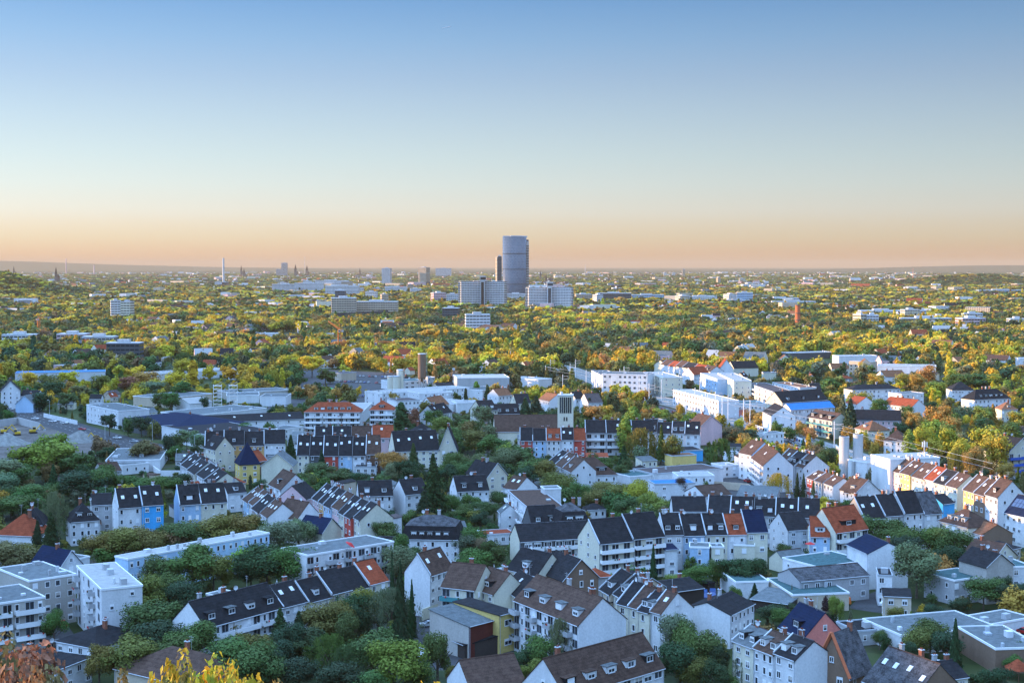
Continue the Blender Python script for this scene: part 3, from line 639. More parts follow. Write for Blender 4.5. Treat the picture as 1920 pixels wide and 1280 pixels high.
h:dark_hall_right|1376,690,1422,689|7|14|g5|c,d|C1|cream house with long dark roof right of steep orange roof
h:maroon_hall|1301,702,1330,700|8|12|g5|w,r|C0|white house with maroon roof left of steep orange roof
r:gable_rows|1240,683,1332,697|7|11|g4|wwwwww,brbdrb|C1|stepped white terrace behind offices
h:wood_gable|1226,683,1250,685|6|12|p4|c,b|n|cream gabled house left of the stepped white terrace
h:hipped_trees_a|1785,731,1826,731|8|13|h5|w,d|c7 C0|white house with dark hipped roof deep among right-hand trees
h:dark_dormer_block|1827,750,1895,747|8|12|h6|w,d|d5 C3 c9|white block with dark roof and five dormers among trees at right
a:long_white_flats|1598,731,1688,729|9|12|h3|w,d|c12 F3 C3|long white flats with dark roof and skylights among autumn trees
a:white_flats_end|1690,739,1732,737|10|12|f|w,g|c5 F3|white flats with stacked loggias right of the long white flats
h:red_tile_right|1656,757,1710,763|7|11|g4|w,r|C3|white house with bright red tiled roof among the trees
h:red_tile_left|1585,755,1606,758|7|14|g4|w,r|C0|white house with red roof behind the tall dark spruce
h:dark_long_right|1594,787,1690,789|6|12|g5|p,d|C4 c10|long house with dark roof and pinkish facade behind brown villas
h:tan_villa|1603,803,1630,808|7|12|h4.5|c,t|d1 C0|cream villa with tan roof and dormer above concrete cylinders
h:brown_villa_trees|1657,826,1700,828|6|12|h5|w,b|C1|white villa with dark brown hipped roof above the concrete block
h:terracotta_hip_right|1878,768,1908,768|7|11|h4|c,t|d1 C1|cream house with terracotta hipped roof at right among trees
a:navy_balcony_block|1889,850,1945,846|11|14|p6|c,d|Bb c4|cream gabled block with navy balconies at the right edge
i:long_office_wood_a|1573,668,1645,667|9|14|f|w,w|c14 x F2|long white flat-roofed school with ribbon windows among trees
i:long_hall_wood|1645,686,1755,688|6|26|f|w,w|n u6|long low hall with pale flat roof among trees at right
i:dark_school_wing|1480,662,1560,660|6|14|f|d,w|c8 x|dark school wing with pale roof edge beside a golden poplar
h:wood_gable_a|1515,712,1530,712|6|12|p4|w,t|n|small white gable with tan roof among autumn trees
h:wood_gable_b|1520,731,1540,731|6|12|g4|w,d|n|small white gabled house above the broad dark roof
a:scatter_brown|1660,706,1700,705|6|14|g4|w,t|n|terracotta-roofed low house behind a broad orange tree
h:edge_white_right|1912,672,1935,672|8|12|f|w,w|c3|small white house cut by the right edge among trees
i:pale_long_hall|292,702,440,692|6|26|f|w,w|n u5|long pale hall behind the copper red tree left of golden trees
i:tan_roof_hall|312,747,398,738|6|30|f|t,g|n u3|flat tan hall left of the scaffold tower
i:long_grey_roof|432,737,545,731|5|22|f|s,g|n u4|long low hall with grey roof right of the scaffold tower
i:white_saddle_shed|355,757,398,753|6|16|g3|w,w|n C0|white saddle-roofed shed below the flat tan hall
i:car_showroom|735,716,800,713|6|18|f|w,G|c6 x u3|white low workshop below the cream silos
i:corner_workshop|905,732,950,727|7|20|f|w,g|c5 u3|white workshop right of the long factory
i:street_shops|640,700,668,698|6|14|f|t,e|n u1|small tan building beyond the big car park
h:stair_house|935,742,960,740|7|11|g4|w,t|C1|small white house with terracotta roof below the grey factory box
'''
for ln in DATA.strip().splitlines():
    build(ln)
# ---------------- terrain ----------------
# the wooded ridge that stands left of the town and shades it
def ridge_h(x, y):
    # shadow edge on the plain, as a polyline x(y); the crest stands one shadow length to the left
    pts = [(0, -120), (200, 60), (260, 225), (360, 232), (420, 212), (540, 172), (694, 112), (935, 60), (1215, -165), (1500, -395), (2025, -800), (2600, -1010), (4200, -1500), (6000, -2300)]
    k = tan(radians(SUN_EL)); y = max(y, -600)
    hc = 118 + 16*noise.noise(Vector((0, y*.0022, 3)))
    sh = hc / k; ys = y - sh*cos(radians(SUN_AZ)); xe = pts[0][1]
    if ys >= pts[-1][0]: xe = pts[-1][1]
    else:
        for (a, b), (c, d) in zip(pts, pts[1:]):
            if a <= ys < c: xe = b + (d-b)*(ys-a)/(c-a)
    xc = xe - sh*sin(radians(SUN_AZ))
    t = (x-xc)
    h = hc * math.exp(-(t/170.0)**2) if t > 0 else hc*(.75+.25*math.exp(-(t/400.0)**2))
    if y > 3600: h *= max(0, 1-(y-3600)/1700)
    return h
def hill_mesh(x0, x1, y0, y1, nx, ny, fn, m, name):
    b = MB(); k = b.mi(m)
    for j in range(ny+1):
        for i in range(nx+1):
            x = x0+(x1-x0)*i/nx; y = y0+(y1-y0)*j/ny; b.v.append((x, y, fn(x, y)))
    for j in range(ny):
        for i in range(nx):
            a = j*(nx+1)+i; b.f.append((a, a+1, a+nx+2, a+nx+1)); b.m.append(k)
    me = b.mesh(name)
    me.polygons.foreach_set('use_smooth', [True]*len(me.polygons))
    o = link(name, me); o['kind'] = 'structure'; return o
# ground material: a patchwork of gardens, fields, paving and woodland floor
def groundm():
    m, b, l = newmat('ground_cover', .95, .1)
    t = nd(m, 'ShaderNodeTexCoord')
    def nz(s, d=5):
        n = nd(m, 'ShaderNodeTexNoise'); n.inputs['Scale'].default_value = s; n.inputs['Detail'].default_value = d; l.new(t.outputs['Object'], n.inputs[0]); return n
    r = nd(m, 'ShaderNodeValToRGB'); e = r.color_ramp.elements
    e[0].position = .3; e[0].color = (.03, .045, .015, 1); e[1].position = .72; e[1].color = (.10, .09, .05, 1)
    for p, c in ((.45, (.045, .065, .02, 1)), (.55, (.06, .075, .03, 1)), (.62, (.075, .075, .06, 1))):
        q = r.color_ramp.elements.new(p); q.color = c
    n = nz(.03); l.new(n.outputs[0], r.inputs[0])
    v = nd(m, 'ShaderNodeTexVoronoi'); v.inputs['Scale'].default_value = .0022; l.new(t.outputs['Object'], v.inputs[0])
    hs = nd(m, 'ShaderNodeHueSaturation'); l.new(r.outputs[0], hs.inputs['Color'])
    mr = nd(m, 'ShaderNodeMapRange'); mr.inputs[3].default_value = .4; mr.inputs[4].default_value = 1.0
    sp = nd(m, 'ShaderNodeSeparateColor'); l.new(v.outputs['Color'], sp.inputs[0]); l.new(sp.outputs[0], mr.inputs[0]); l.new(mr.outputs[0], hs.inputs['Value'])
    l.new(hs.outputs[0], b.inputs[0]); return m
M['ground'] = groundm(); M['wood'] = mat('wooded_slope', (.035, .05, .022), .5, .02, .95, .1)
g = MB(); g.poly([(-45000, -2500, 0), (45000, -2500, 0), (45000, 60000, 0), (-45000, 60000, 0)], M['ground']); struct('ground', g)
hill_mesh(-2700, -330, -900, 5600, 60, 150, lambda x, y: ridge_h(x, y)*min(1, max(0, (-330-x)/60 if y < 2000 else 1)) - 1.5 + 7*noise.noise(Vector((x*.02, y*.02, 0))), M['wood'], 'wooded_ridge')
def castle(x, y):
    d = hypot(x*.8, y*.8-0); return 62*math.exp(-(d/118)**2) - .6
hill_mesh(-330, 330, -330, 330, 44, 44, castle, M['wood'], 'castle_hill')
def bump(cx, cy, w, dd, h):
    return lambda x, y: h*math.exp(-((x-cx)/w)**2-((y-cy)/dd)**2) - 2 + 3*noise.noise(Vector((x*.01, y*.01, 1)))
hill_mesh(1500, 3400, 5200, 7200, 40, 24, lambda x, y: max(bump(2000, 6200, 330, 350, 46)(x, y), bump(2900, 6300, 420, 350, 40)(x, y)), M['wood'], 'far_hill')
hill_mesh(-19000, -3500, 29000, 36000, 60, 10, lambda x, y: 235*math.exp(-((x+14500)/7000)**2-((y-32500)/2000)**2) - 5 + 12*noise.noise(Vector((x*.0005, y*.0005, 2))), M['wood'], 'horizon_hills')
hill_mesh(3500, 11500, 24000, 30000, 40, 8, lambda x, y: 105*math.exp(-((x-9500)/3200)**2-((y-27000)/1500)**2) - 5 + 12*noise.noise(Vector((x*.0006, y*.001, 2))), M['wood'], 'horizon_uplands')
def spur(x, y): return 74*math.exp(-(max(0, x+1500)/210)**2-((y-4000)/340)**2) - 2 + 3*noise.noise(Vector((x*.01, y*.01, 5)))
hill_mesh(-2500, -700, 3000, 5000, 50, 40, spur, M['wood'], 'wooded_spur')
def ribbon(name, pix, wd, m, z, lines=None, world=False):
    b = MB(); P = [un(*p) if not world else Vector((p[0], p[1], 0)) for p in pix]; ll = []
    for i, p in enumerate(P):
        d = (P[min(i+1, len(P)-1)] - P[max(i-1, 0)]); d.z = 0; d.normalize(); n = Vector((-d.y, d.x, 0)); ll.append((p-n*wd/2, p+n*wd/2, n))
    for (a, b_, _), (c, d, _) in zip(ll, ll[1:]):
        b.poly([(a.x, a.y, z), (c.x, c.y, z), (d.x, d.y, z), (b_.x, b_.y, z)], m)
    o = struct(name, b)
    if lines:
        q = MB()
        for i in range(len(P)-1):
            a, c = P[i], P[i+1]; L = (c-a).length; u = (c-a).normalized(); n = Vector((-u.y, u.x, 0)); s = 0
            while s + 3 < L:
                for off in lines:
                    x, y = a+u*s+n*off, a+u*(s+3)+n*off; e = n*.08; q.poly([(x-e).xy.to_3d()+Vector((0, 0, z+.006)), (y-e).xy.to_3d()+Vector((0, 0, z+.006)), (y+e).xy.to_3d()+Vector((0, 0, z+.006)), (x+e).xy.to_3d()+Vector((0, 0, z+.006))], M['line'])
                s += 8
        struct('road_markings', q)
    return o
def patch(name, pix, m, z):
    b = MB(); b.poly([(un(*p).x, un(*p).y, z) for p in pix], m); return struct(name, b)
ROADS = [
 ('road', [(-60, 740), (0, 757), (40, 772), (90, 788), (150, 806), (205, 822), (262, 835), (310, 850)], 22, [-5, 0, 5]),
 ('street', [(60, 1120), (110, 1190), (170, 1260)], 7, None),
 ('street', [(740, 1330), (785, 1225), (800, 1150)], 8, None),
 ('street', [(560, 990), (640, 1000), (760, 1055), (800, 1085)], 8, None),
 ('street', [(430, 925), (520, 950), (560, 1000)], 7, None),
 ('street', [(980, 870), (1010, 930), (1010, 960)], 7, None),
 ('street', [(1130, 915), (1350, 960), (1560, 1000), (1660, 1090)], 7, None),
 ('street', [(1500, 925), (1600, 945), (1700, 945), (1790, 955), (1840, 980)], 8, None),
 ('street', [(1420, 905), (1370, 885), (1330, 880)], 9, None),
 ('road', [(1000, 690), (1120, 728), (1230, 762), (1330, 790), (1450, 818), (1560, 850)], 9, None),
 ('street', [(880, 760), (1000, 775), (1100, 790), (1200, 800)], 8, None),
 ('street', [(560, 870), (720, 880), (860, 885), (960, 900)], 6, None),
]
for n_, p_, w_, l_ in ROADS: ribbon(n_, p_, w_, M['asphalt'], .03 + .004*ROADS.index((n_, p_, w_, l_)), l_)
patch('courtyard', [(780, 1140), (850, 1140), (985, 1190), (985, 1262), (760, 1275)], M['asphalt'], .012)
patch('courtyard', [(1650, 1105), (1700, 1120), (1660, 1150), (1590, 1140), (1610, 1120)], M['asphalt'], .016)
patch('courtyard', [(1800, 1150), (1935, 1160), (1935, 1230), (1870, 1190)], M['asphalt'], .02)
patch('construction_site', [(-60, 800), (60, 790), (150, 812), (240, 838), (230, 850), (130, 862), (-60, 880)], M['earth'], .024)
patch('car_park', [(560, 690), (760, 700), (740, 770), (690, 775), (650, 745), (560, 735)], M['asphalt'], .012)
patch('car_park', [(505, 748), (575, 748), (575, 775), (500, 772)], M['asphalt'], .016)
patch('sports_field', [(255, 680), (370, 678), (380, 692), (255, 694)], M['earth'], .02)
patch('yard', [(1330, 885), (1560, 925), (1500, 950), (1330, 945)], M['asphalt'], .008)
ribbon('railway', [(700, 640), (900, 655), (1060, 690), (1180, 735), (1290, 762), (1420, 800), (1560, 846), (1700, 885), (1930, 960)], 24, M['gravel'], .01)
b = MB()
pp = [(700, 640), (900, 655), (1060, 690), (1180, 735), (1290, 762), (1420, 800), (1560, 846), (1700, 885), (1930, 960)]
for a, c in zip(pp, pp[1:]):
    A, B = un(*a), un(*c); u = (B-A).normalized(); n = Vector((-u.y, u.x, 0))
    for off in (-7, -5.5, -2, -.5, 3, 4.5, 8, 9.5): b.bar(A+n*off+Vector((0, 0, .2)), B+n*off+Vector((0, 0, .2)), .07, M['metal'])
struct('railway_tracks', b)
b = MB(); b.poly([un(x, y, .06) for x, y in ((800, 533), (905, 531), (905, 524.5), (880, 523), (850, 526), (800, 529))], M['water']); struct('river', b)
# ---------------- trees ----------------
def leafm(name, inst):
    m, b, l = newmat(name, .7, .15)
    if inst:
        a = nd(m, 'ShaderNodeAttribute', attribute_type='INSTANCER', attribute_name='tcol'); col = a.outputs['Color']
    else:
        a = nd(m, 'ShaderNodeObjectInfo'); col = a.outputs['Color']
    t = nd(m, 'ShaderNodeTexCoord'); n = nd(m, 'ShaderNodeTexNoise'); n.inputs['Scale'].default_value = .55; n.inputs['Detail'].default_value = 4; l.new(t.outputs['Object'], n.inputs[0])
    hs = nd(m, 'ShaderNodeHueSaturation'); l.new(col, hs.inputs['Color'])
    g = nd(m, 'ShaderNodeNewGeometry')
    mr = nd(m, 'ShaderNodeMapRange'); mr.inputs[1].default_value = .3; mr.inputs[2].default_value = .7; mr.inputs[3].default_value = .55; mr.inputs[4].default_value = 1.45
    l.new(n.outputs[0], mr.inputs[0])
    r2 = nd(m, 'ShaderNodeMapRange'); r2.inputs[3].default_value = .8; r2.inputs[4].default_value = 1.2; l.new(g.outputs['Random Per Island'], r2.inputs[0])
    mm = nd(m, 'ShaderNodeMath', operation='MULTIPLY'); l.new(mr.outputs[0], mm.inputs[0]); l.new(r2.outputs[0], mm.inputs[1]); l.new(mm.outputs[0], hs.inputs['Value'])
    hr = nd(m, 'ShaderNodeMapRange'); hr.inputs[1].default_value = .3; hr.inputs[2].default_value = .7; hr.inputs[3].default_value = .512; hr.inputs[4].default_value = .488; l.new(n.outputs[0], hr.inputs[0]); l.new(hr.outputs[0], hs.inputs['Hue'])
    l.new(hs.outputs[0], b.inputs[0])
    tr = nd(m, 'ShaderNodeBsdfTranslucent'); l.new(hs.outputs[0], tr.inputs[0]); mx = nd(m, 'ShaderNodeMixShader'); mx.inputs[0].default_value = .22
    o = m.node_tree.nodes['Material Output']; l.new(b.outputs[0], mx.inputs[1]); l.new(tr.outputs[0], mx.inputs[2]); l.new(mx.outputs[0], o.inputs[0])
    return m
LF, LI = leafm('foliage', False), leafm('foliage_wood', True)
def crown_pts(kind, r, n, rg):
    """n leaf centres with outward direction, crown of unit height 1 and half-width r, base at 0"""
    out = []
    if kind == 'round' or kind == 'wide':
        lobes = []
        for _ in range(16 if n > 800 else 9):
            th = rg.uniform(0, 2*pi); z = rg.uniform(.22, .86); k = math.sqrt(max(0, 1-((z-.52)/.52)**2))
            q = rg.uniform(.35, .78)*k; lobes.append((q*r*cos(th), q*r*sin(th), z, rg.uniform(.16, .27)))
        lobes.append((0, 0, .55, .3)); lobes.append((0, 0, .78, .2))
        for _ in range(n):
            lx, ly, lz, lr = rg.choice(lobes); v = Vector((rg.gauss(0, 1), rg.gauss(0, 1), rg.gauss(.15, .9))).normalized()
            s = lr*(rg.random()**.35)*rg.uniform(.85, 1.1); rw = r/.5
            out.append((Vector((lx+v.x*s*rw, ly+v.y*s*rw, lz+v.z*s)), (v + Vector((lx, ly, lz-.5))*.8).normalized()))
    elif kind == 'cone':
        for _ in range(n):
            z = 1-rg.random()**.62; tier = .72+.28*abs(((z*9) % 1)*2-1); th = rg.uniform(0, 2*pi); q = r*(1-z)*tier*rg.uniform(.45, 1.05)*(.85+.25*sin(th*5+z*40))+.01
            out.append((Vector((q*cos(th), q*sin(th), z-.04*q)), Vector((cos(th), sin(th), -.1)).normalized()))
    elif kind == 'poplar':
        for _ in range(n):
            z = rg.random(); k = math.sin(pi*min(1, .12+z*.86))**.6; th = rg.uniform(0, 2*pi); q = r*k*rg.uniform(.3, 1.0)*(.85+.22*sin(3*th+z*17))
            out.append((Vector((q*cos(th), q*sin(th), z)), Vector((cos(th), sin(th), .6)).normalized()))
    elif kind == 'weep':
        st = [(rg.uniform(0, 2*pi), rg.uniform(.15, 1)) for _ in range(60)]
        for _ in range(n):
            th, q = rg.choice(st); top = .97-.38*q*q; z = top - rg.random()**1.1*(.35+.45*q); rr_ = r*q*(1+.12*(top-z))
            out.append((Vector((rr_*cos(th)+rg.gauss(0, .022), rr_*sin(th)+rg.gauss(0, .022), max(z, .02))), Vector((cos(th), sin(th), .3)).normalized()))
    return out
def crown_mesh(name, kind, r, n, size, seed, m, trunk=None):
    """mesh of unit height: leaf clumps as small tilted quads/kites; local z 0..1"""
    rg = random.Random(seed); vs = []; fs = []; mi = []
    for p, nrm in crown_pts(kind, r, n, rg):
        nn = (nrm + Vector((rg.gauss(0, .33), rg.gauss(0, .33), rg.gauss(0, .33)))).normalized(); u = nn.orthogonal().normalized(); a = rg.uniform(0, 2*pi)
        v = nn.cross(u); u, v = u*cos(a)+v*sin(a), v*cos(a)-u*sin(a); s = size*rg.uniform(.6, 1.3)
        if kind == 'weep': u, v = Vector((u.x, u.y, 0))*.6, Vector((0, 0, 1.3))
        b = len(vs)
        vs += [p-u*s*.5-v*s*.35, p+u*s*.45-v*s*.5+nn*s*.12, p+u*s*.5+v*s*.4, p-u*s*.35+v*s*.5+nn*s*.15]; fs.append((b, b+1, b+2, b+3)); mi.append(0)
    if trunk:
        b = len(vs); k = 6
        for z, q in ((-trunk[0], trunk[1]), (.55, trunk[1]*.3)):
            for i in range(k): vs.append(Vector((q*cos(2*pi*i/k), q*sin(2*pi*i/k), z)))
        for i in range(k): fs.append((b+i, b+(i+1) % k, b+k+(i+1) % k, b+k+i)); mi.append(1)
    me = D_.meshes.new(name); me.from_pydata(vs, [], fs); me.materials.append(m); me.materials.append(M['bark']); me.polygons.foreach_set('material_index', mi); me.update(); return me
def trunk_mesh(name, seed, kind):
    rg = random.Random(seed); b = MB(); top = .55 if kind in ('round', 'wide', 'weep') else .95
    b.cyl(0, 0, -.25, .3, .026, M['bark'], 8, .018); b.cyl(0, 0, .29, top, .018, M['bark'], 6, .006)
    if kind in ('round', 'wide', 'weep'):
        for i in range(6):
            th = 2*pi*i/6+rg.uniform(-.3, .3); z = rg.uniform(.1, .35); b.bar((0, 0, z), (.26*cos(th), .26*sin(th), z+rg.uniform(.25, .4)), .008, M['bark'])
    return b.mesh(name)
KR = {'round': .46, 'wide': .6, 'cone': .26, 'poplar': .17, 'weep': .46}
HI = {k: [crown_mesh('crown', k, KR[k], 6500 if k in ('round', 'wide', 'weep') else 4200, .030 if k != 'weep' else .026, 11+i, LF) for i in range(4 if k == 'round' else 2)] for k in KR}
MI = {k: [crown_mesh('crown', k, KR[k], 2300 if k in ('round', 'wide', 'weep') else 1400, .050, 31+i, LF) for i in range(4 if k == 'round' else 2)] for k in KR}
TR = {k: [trunk_mesh('trunk', 5+i, k) for i in range(2)] for k in KR}
# foliage colours
TC = {'g': (.082, .135, .036), 'd': (.042, .08, .034), 'o': (.165, .148, .036), 'y': (.38, .30, .035), 'Y': (.58, .42, .035), 'r': (.40, .24, .055), 'n': (.19, .14, .06),
      'm': (.30, .135, .075), 'l': (.19, .24, .04), 's': (.15, .18, .09), 'p': (.06, .035, .035)}
TCN = {'g': 'green', 'd': 'dark green', 'o': 'olive', 'y': 'yellow-green', 'Y': 'golden yellow', 'r': 'orange', 'n': 'brownish', 'm': 'copper red', 'l': 'fresh green', 's': 'grey-green', 'p': 'dark purple'}
KN = {'round': ('broadleaf_tree', 'rounded tree'), 'wide': ('broadleaf_tree', 'spreading tree'), 'cone': ('conifer_tree', 'conifer'), 'poplar': ('poplar_tree', 'slender poplar'), 'weep': ('weeping_tree', 'weeping tree')}
KK = {'R': 'round', 'W': 'wide', 'C': 'cone', 'P': 'poplar', 'V': 'weep'}
VH = {k: [crown_mesh('crown', k, KR[k], 40000, .0105, 71+i, LF) for i in range(2)] for k in ('round',)}
TREES = []    # dicts
def tree_at(x, y, z0, ht, wd, kind, col, rg):
    """z0 ground, ht full height, wd crown width; the crown mesh is scaled to fit"""
    if kind in ('round', 'wide') and 230 < y < 480 and ht >= 9: wd *= 1.16
    hc = ht*(.88 if kind in ('cone', 'poplar', 'weep') else .80); zb = z0+ht-hc
    TREES.append(dict(x=x, y=y, z0=z0, ht=ht, wd=wd, hc=hc, zb=zb, kind=kind, col=col, d=hypot(x, y), rz=rg.uniform(0, 6.28), v=rg.randrange(100), j=[rg.uniform(.85, 1.15) for _ in range(3)]))
def man(s):
    rg = random.Random(99)
    for ln in s.split():
        a = ln.split(','); px, pt, w_, ht = [float(v) for v in a[:4]]; k = KK[a[4][0]]; c = a[4][1]
        z0 = float(a[5]) if len(a) > 5 else 0
        P = un(px, pt, z0+ht); d = hypot(P.x, P.y); tree_at(P.x, P.y, z0, ht, w_*P.y/F, k, c, rg)
# x, y of the crown's top, crown width (photo pixels), height (m), kind+colour
man('''
25,1194,160,17,Rm,30 -15,1208,150,17,Rn,30 75,1225,110,16,Rm,28 30,1240,120,14,Rm,34 105,1262,90,14,Rn,30 15,1276,90,14,Rr,40 75,1270,80,14,Rm,38
290,1254,90,15,RY,38 335,1240,100,15,Ry,38 425,1240,120,15,RY,38 480,1258,90,14,Ry,36 385,1254,100,14,Ry,40 815,1273,90,14,RY,40 235,1272,80,13,Ro,36 510,1272,80,13,Ro,36 330,1266,90,14,Ro,42 450,1268,90,14,Ry,42
100,1145,46,9,Rg 255,1082,95,13,Ro 315,1070,70,12,Rg 290,1120,110,13,Rg 345,1085,70,12,Rd 240,1190,110,11,Ro 185,1205,60,10,Ro 300,1160,90,11,Rd 360,1165,95,12,Rg 395,1150,90,10,Ro 430,1195,110,11,Rg 330,1190,90,10,Rg 478,1210,100,11,Rg
360,1022,110,14,Rg 305,1045,70,11,Rg 400,1035,80,12,Ro 500,1018,100,14,Rd 550,1020,80,14,Rg 470,1040,60,10,Rd
230,985,100,12,Ro 190,1000,60,10,Ro 280,990,70,11,Ro 340,975,90,12,Rg 390,970,90,12,Ro 445,960,90,12,Ro 475,965,60,11,Rg 520,975,90,12,Rs 560,970,60,11,Rs 310,985,50,9,Rd
100,918,62,17,Vs 95,960,60,16,Cd 70,975,40,12,Cd 150,880,110,13,Rd 195,875,80,13,Rg 240,890,90,9,Rg 300,892,80,8,Rg 335,888,60,8,Rd 60,905,90,9,Rg 20,930,100,8,Rg 110,900,50,8,Rg
10,1010,100,13,Rn 50,1015,60,11,Ro 0,860,100,13,Rs 55,835,90,16,Rl 105,828,90,16,Rl 100,812,60,14,Rl 140,848,70,12,Rg 170,845,60,11,Cd 100,870,40,14,Cd 160,870,50,12,Rd 25,870,90,11,Rg 5,885,70,11,Rs
600,865,70,9,Rg 640,878,70,9,Rg 680,885,60,8,Rd 555,895,50,10,Rg 575,885,50,9,Rg 545,815,32,14,Cd 603,842,28,12,Cd
738,812,20,9,Rn 735,845,60,11,Rr 775,830,40,15,Cg 760,860,60,13,Rd 812,850,70,24,Cd 795,920,60,14,Cd 855,845,60,12,Rg 880,862,60,11,Rg 905,850,50,11,Rs 840,870,50,11,Rd 740,865,50,12,Rs
845,925,45,9,Rg 885,928,45,8,Rg 910,938,50,8,Rg 870,945,60,8,Rg 770,955,50,7,Rg 810,960,50,8,Ro 720,955,50,7,Rd 935,920,40,7,Rg 900,960,40,7,Rd
752,755,34,19,Pd 776,765,30,14,Rm 800,752,34,12,Ro 812,768,40,12,Rg 830,780,50,12,Rl 860,775,50,12,Rg 875,790,50,12,Ro 855,800,50,12,Rg 890,805,50,12,Ro 905,760,40,12,Rs 845,812,45,12,Rg 915,815,55,11,Rg 940,822,40,10,Rg 915,795,34,11,Rs 925,775,24,12,Cd 902,730,0.1,1,Rd
985,745,40,15,Cd 1005,742,44,15,Cd 975,835,60,12,Rg 950,838,60,12,Rs 1000,858,70,12,Rg 1020,862,60,12,Ro 985,875,50,10,Rd
1050,885,80,11,Ro 1090,905,50,10,Rg 1135,900,70,10,Ro 1165,905,70,11,Ro 1195,903,70,12,Ry 1225,925,70,11,Rl 1180,930,80,9,Rg 1230,940,60,8,Rg 1120,915,60,9,Ro 1165,868,30,9,Rg 1175,860,26,8,Rg 1130,855,40,8,Rg 1110,848,30,8,Rg
1187,762,42,21,Pl 1172,785,40,18,Pl 1203,800,62,16,Vo 1240,796,26,18,Cg 1262,815,40,14,Ro 1353,820,52,13,Vg 1170,835,36,12,Cd
1277,893,28,9,Rp 1325,903,26,6,Rg 1458,885,56,10,Vy 1495,885,18,12,Cd 1507,887,20,12,Cd 1525,900,22,13,Cs 1545,930,34,7,Ry 1560,935,40,6,Ro 1585,935,30,6,Rg
1640,968,80,12,Rg 1680,975,70,12,Rg 1700,985,60,12,Rg 1755,985,80,12,Rg 1720,1018,90,15,Rs 1790,990,70,13,Rg 1700,1000,60,11,Rd 1780,1020,60,11,Rd 1805,1025,40,10,Rd
1225,1020,26,14,Cd 1310,1055,60,8,Rg 1380,1045,70,9,Rd 1410,1045,60,9,Rd 1345,1050,40,8,Rg 1270,1075,50,6,Rl 1470,1018,36,6,Rg 1380,1100,30,6,Rg 1295,1042,30,6,Rg
880,985,70,11,Rg 860,1000,50,10,Rs 900,1005,40,9,Rn 920,1010,40,9,Rg 890,1028,70,9,Rg 745,1000,50,13,Rg 720,975,50,10,Rg 765,985,30,8,Rg 750,1020,60,13,Rs 780,1025,50,11,Rg 1010,930,50,9,Rg 1000,955,40,8,Rg
735,1030,22,21,Cd 750,1050,44,22,Cd 772,1085,26,16,Cd 762,1120,20,8,Rd 735,1097,110,13,Vs 690,1100,70,11,Rl 660,1110,60,11,Rd 665,1130,50,10,Rd 600,1130,80,12,Ro 630,1125,70,12,Ro 650,1145,50,11,Rg 560,1145,60,11,Cd 525,1140,70,12,Cd 540,1165,70,11,Rd
580,1180,90,9,Rd 620,1185,110,10,Vg 700,1178,110,12,Rg 740,1195,110,14,Rl 660,1205,100,10,Vg 820,1178,56,13,Rg 850,1245,36,6,Ro 780,1235,60,9,Rg 640,1240,90,9,Rd 560,1230,80,8,Rd 505,1235,70,8,Rg 470,1185,80,9,Ro 520,1200,70,9,Rd 700,1255,90,8,Rg
1010,1190,60,10,Rg 1050,1155,66,13,Vs 985,1210,60,8,Rd 1000,1235,60,7,Ro 1075,1230,80,8,Rn 1030,1245,60,7,Rn
1265,1145,70,14,Rs 1290,1172,80,13,Rg 1320,1180,80,12,Rg 1275,1200,80,12,Rd 1340,1200,60,10,Rd 1300,1230,60,9,Ro 1395,1208,46,10,Vs 1345,1240,50,9,Rd 1370,1260,40,7,Rg 1510,1232,60,8,Vs 1530,1262,50,6,Rg
1465,1138,40,6,Rg 1450,1130,60,6,Rd 1490,1130,50,6,Rd 1550,1118,24,6,Rp 1568,1115,36,8,Rl 1415,1092,30,6,Cd 1485,1095,8,6,Cn
1745,1160,70,9,Rg 1720,1175,60,9,Ro 1775,1180,60,9,Rd 1792,1158,46,17,Cd 1705,1200,50,7,Rd 1650,1178,30,5,Rg 1660,1185,24,5,Rd 1845,1082,80,9,Rg 1890,1095,60,8,Rd 1800,1120,44,5,Rd 1680,1135,36,5,Ro 1750,1130,50,6,Rd 1820,1185,40,5,Rd 1870,1250,60,7,Rd 1915,1200,30,6,Rg 1840,1255,50,6,Rd 1900,1225,40,5,Rg
1915,1090,50,8,Rd 1880,1080,40,8,Rd
''')
TREES[:] = [t for t in TREES if t['wd'] > 1]
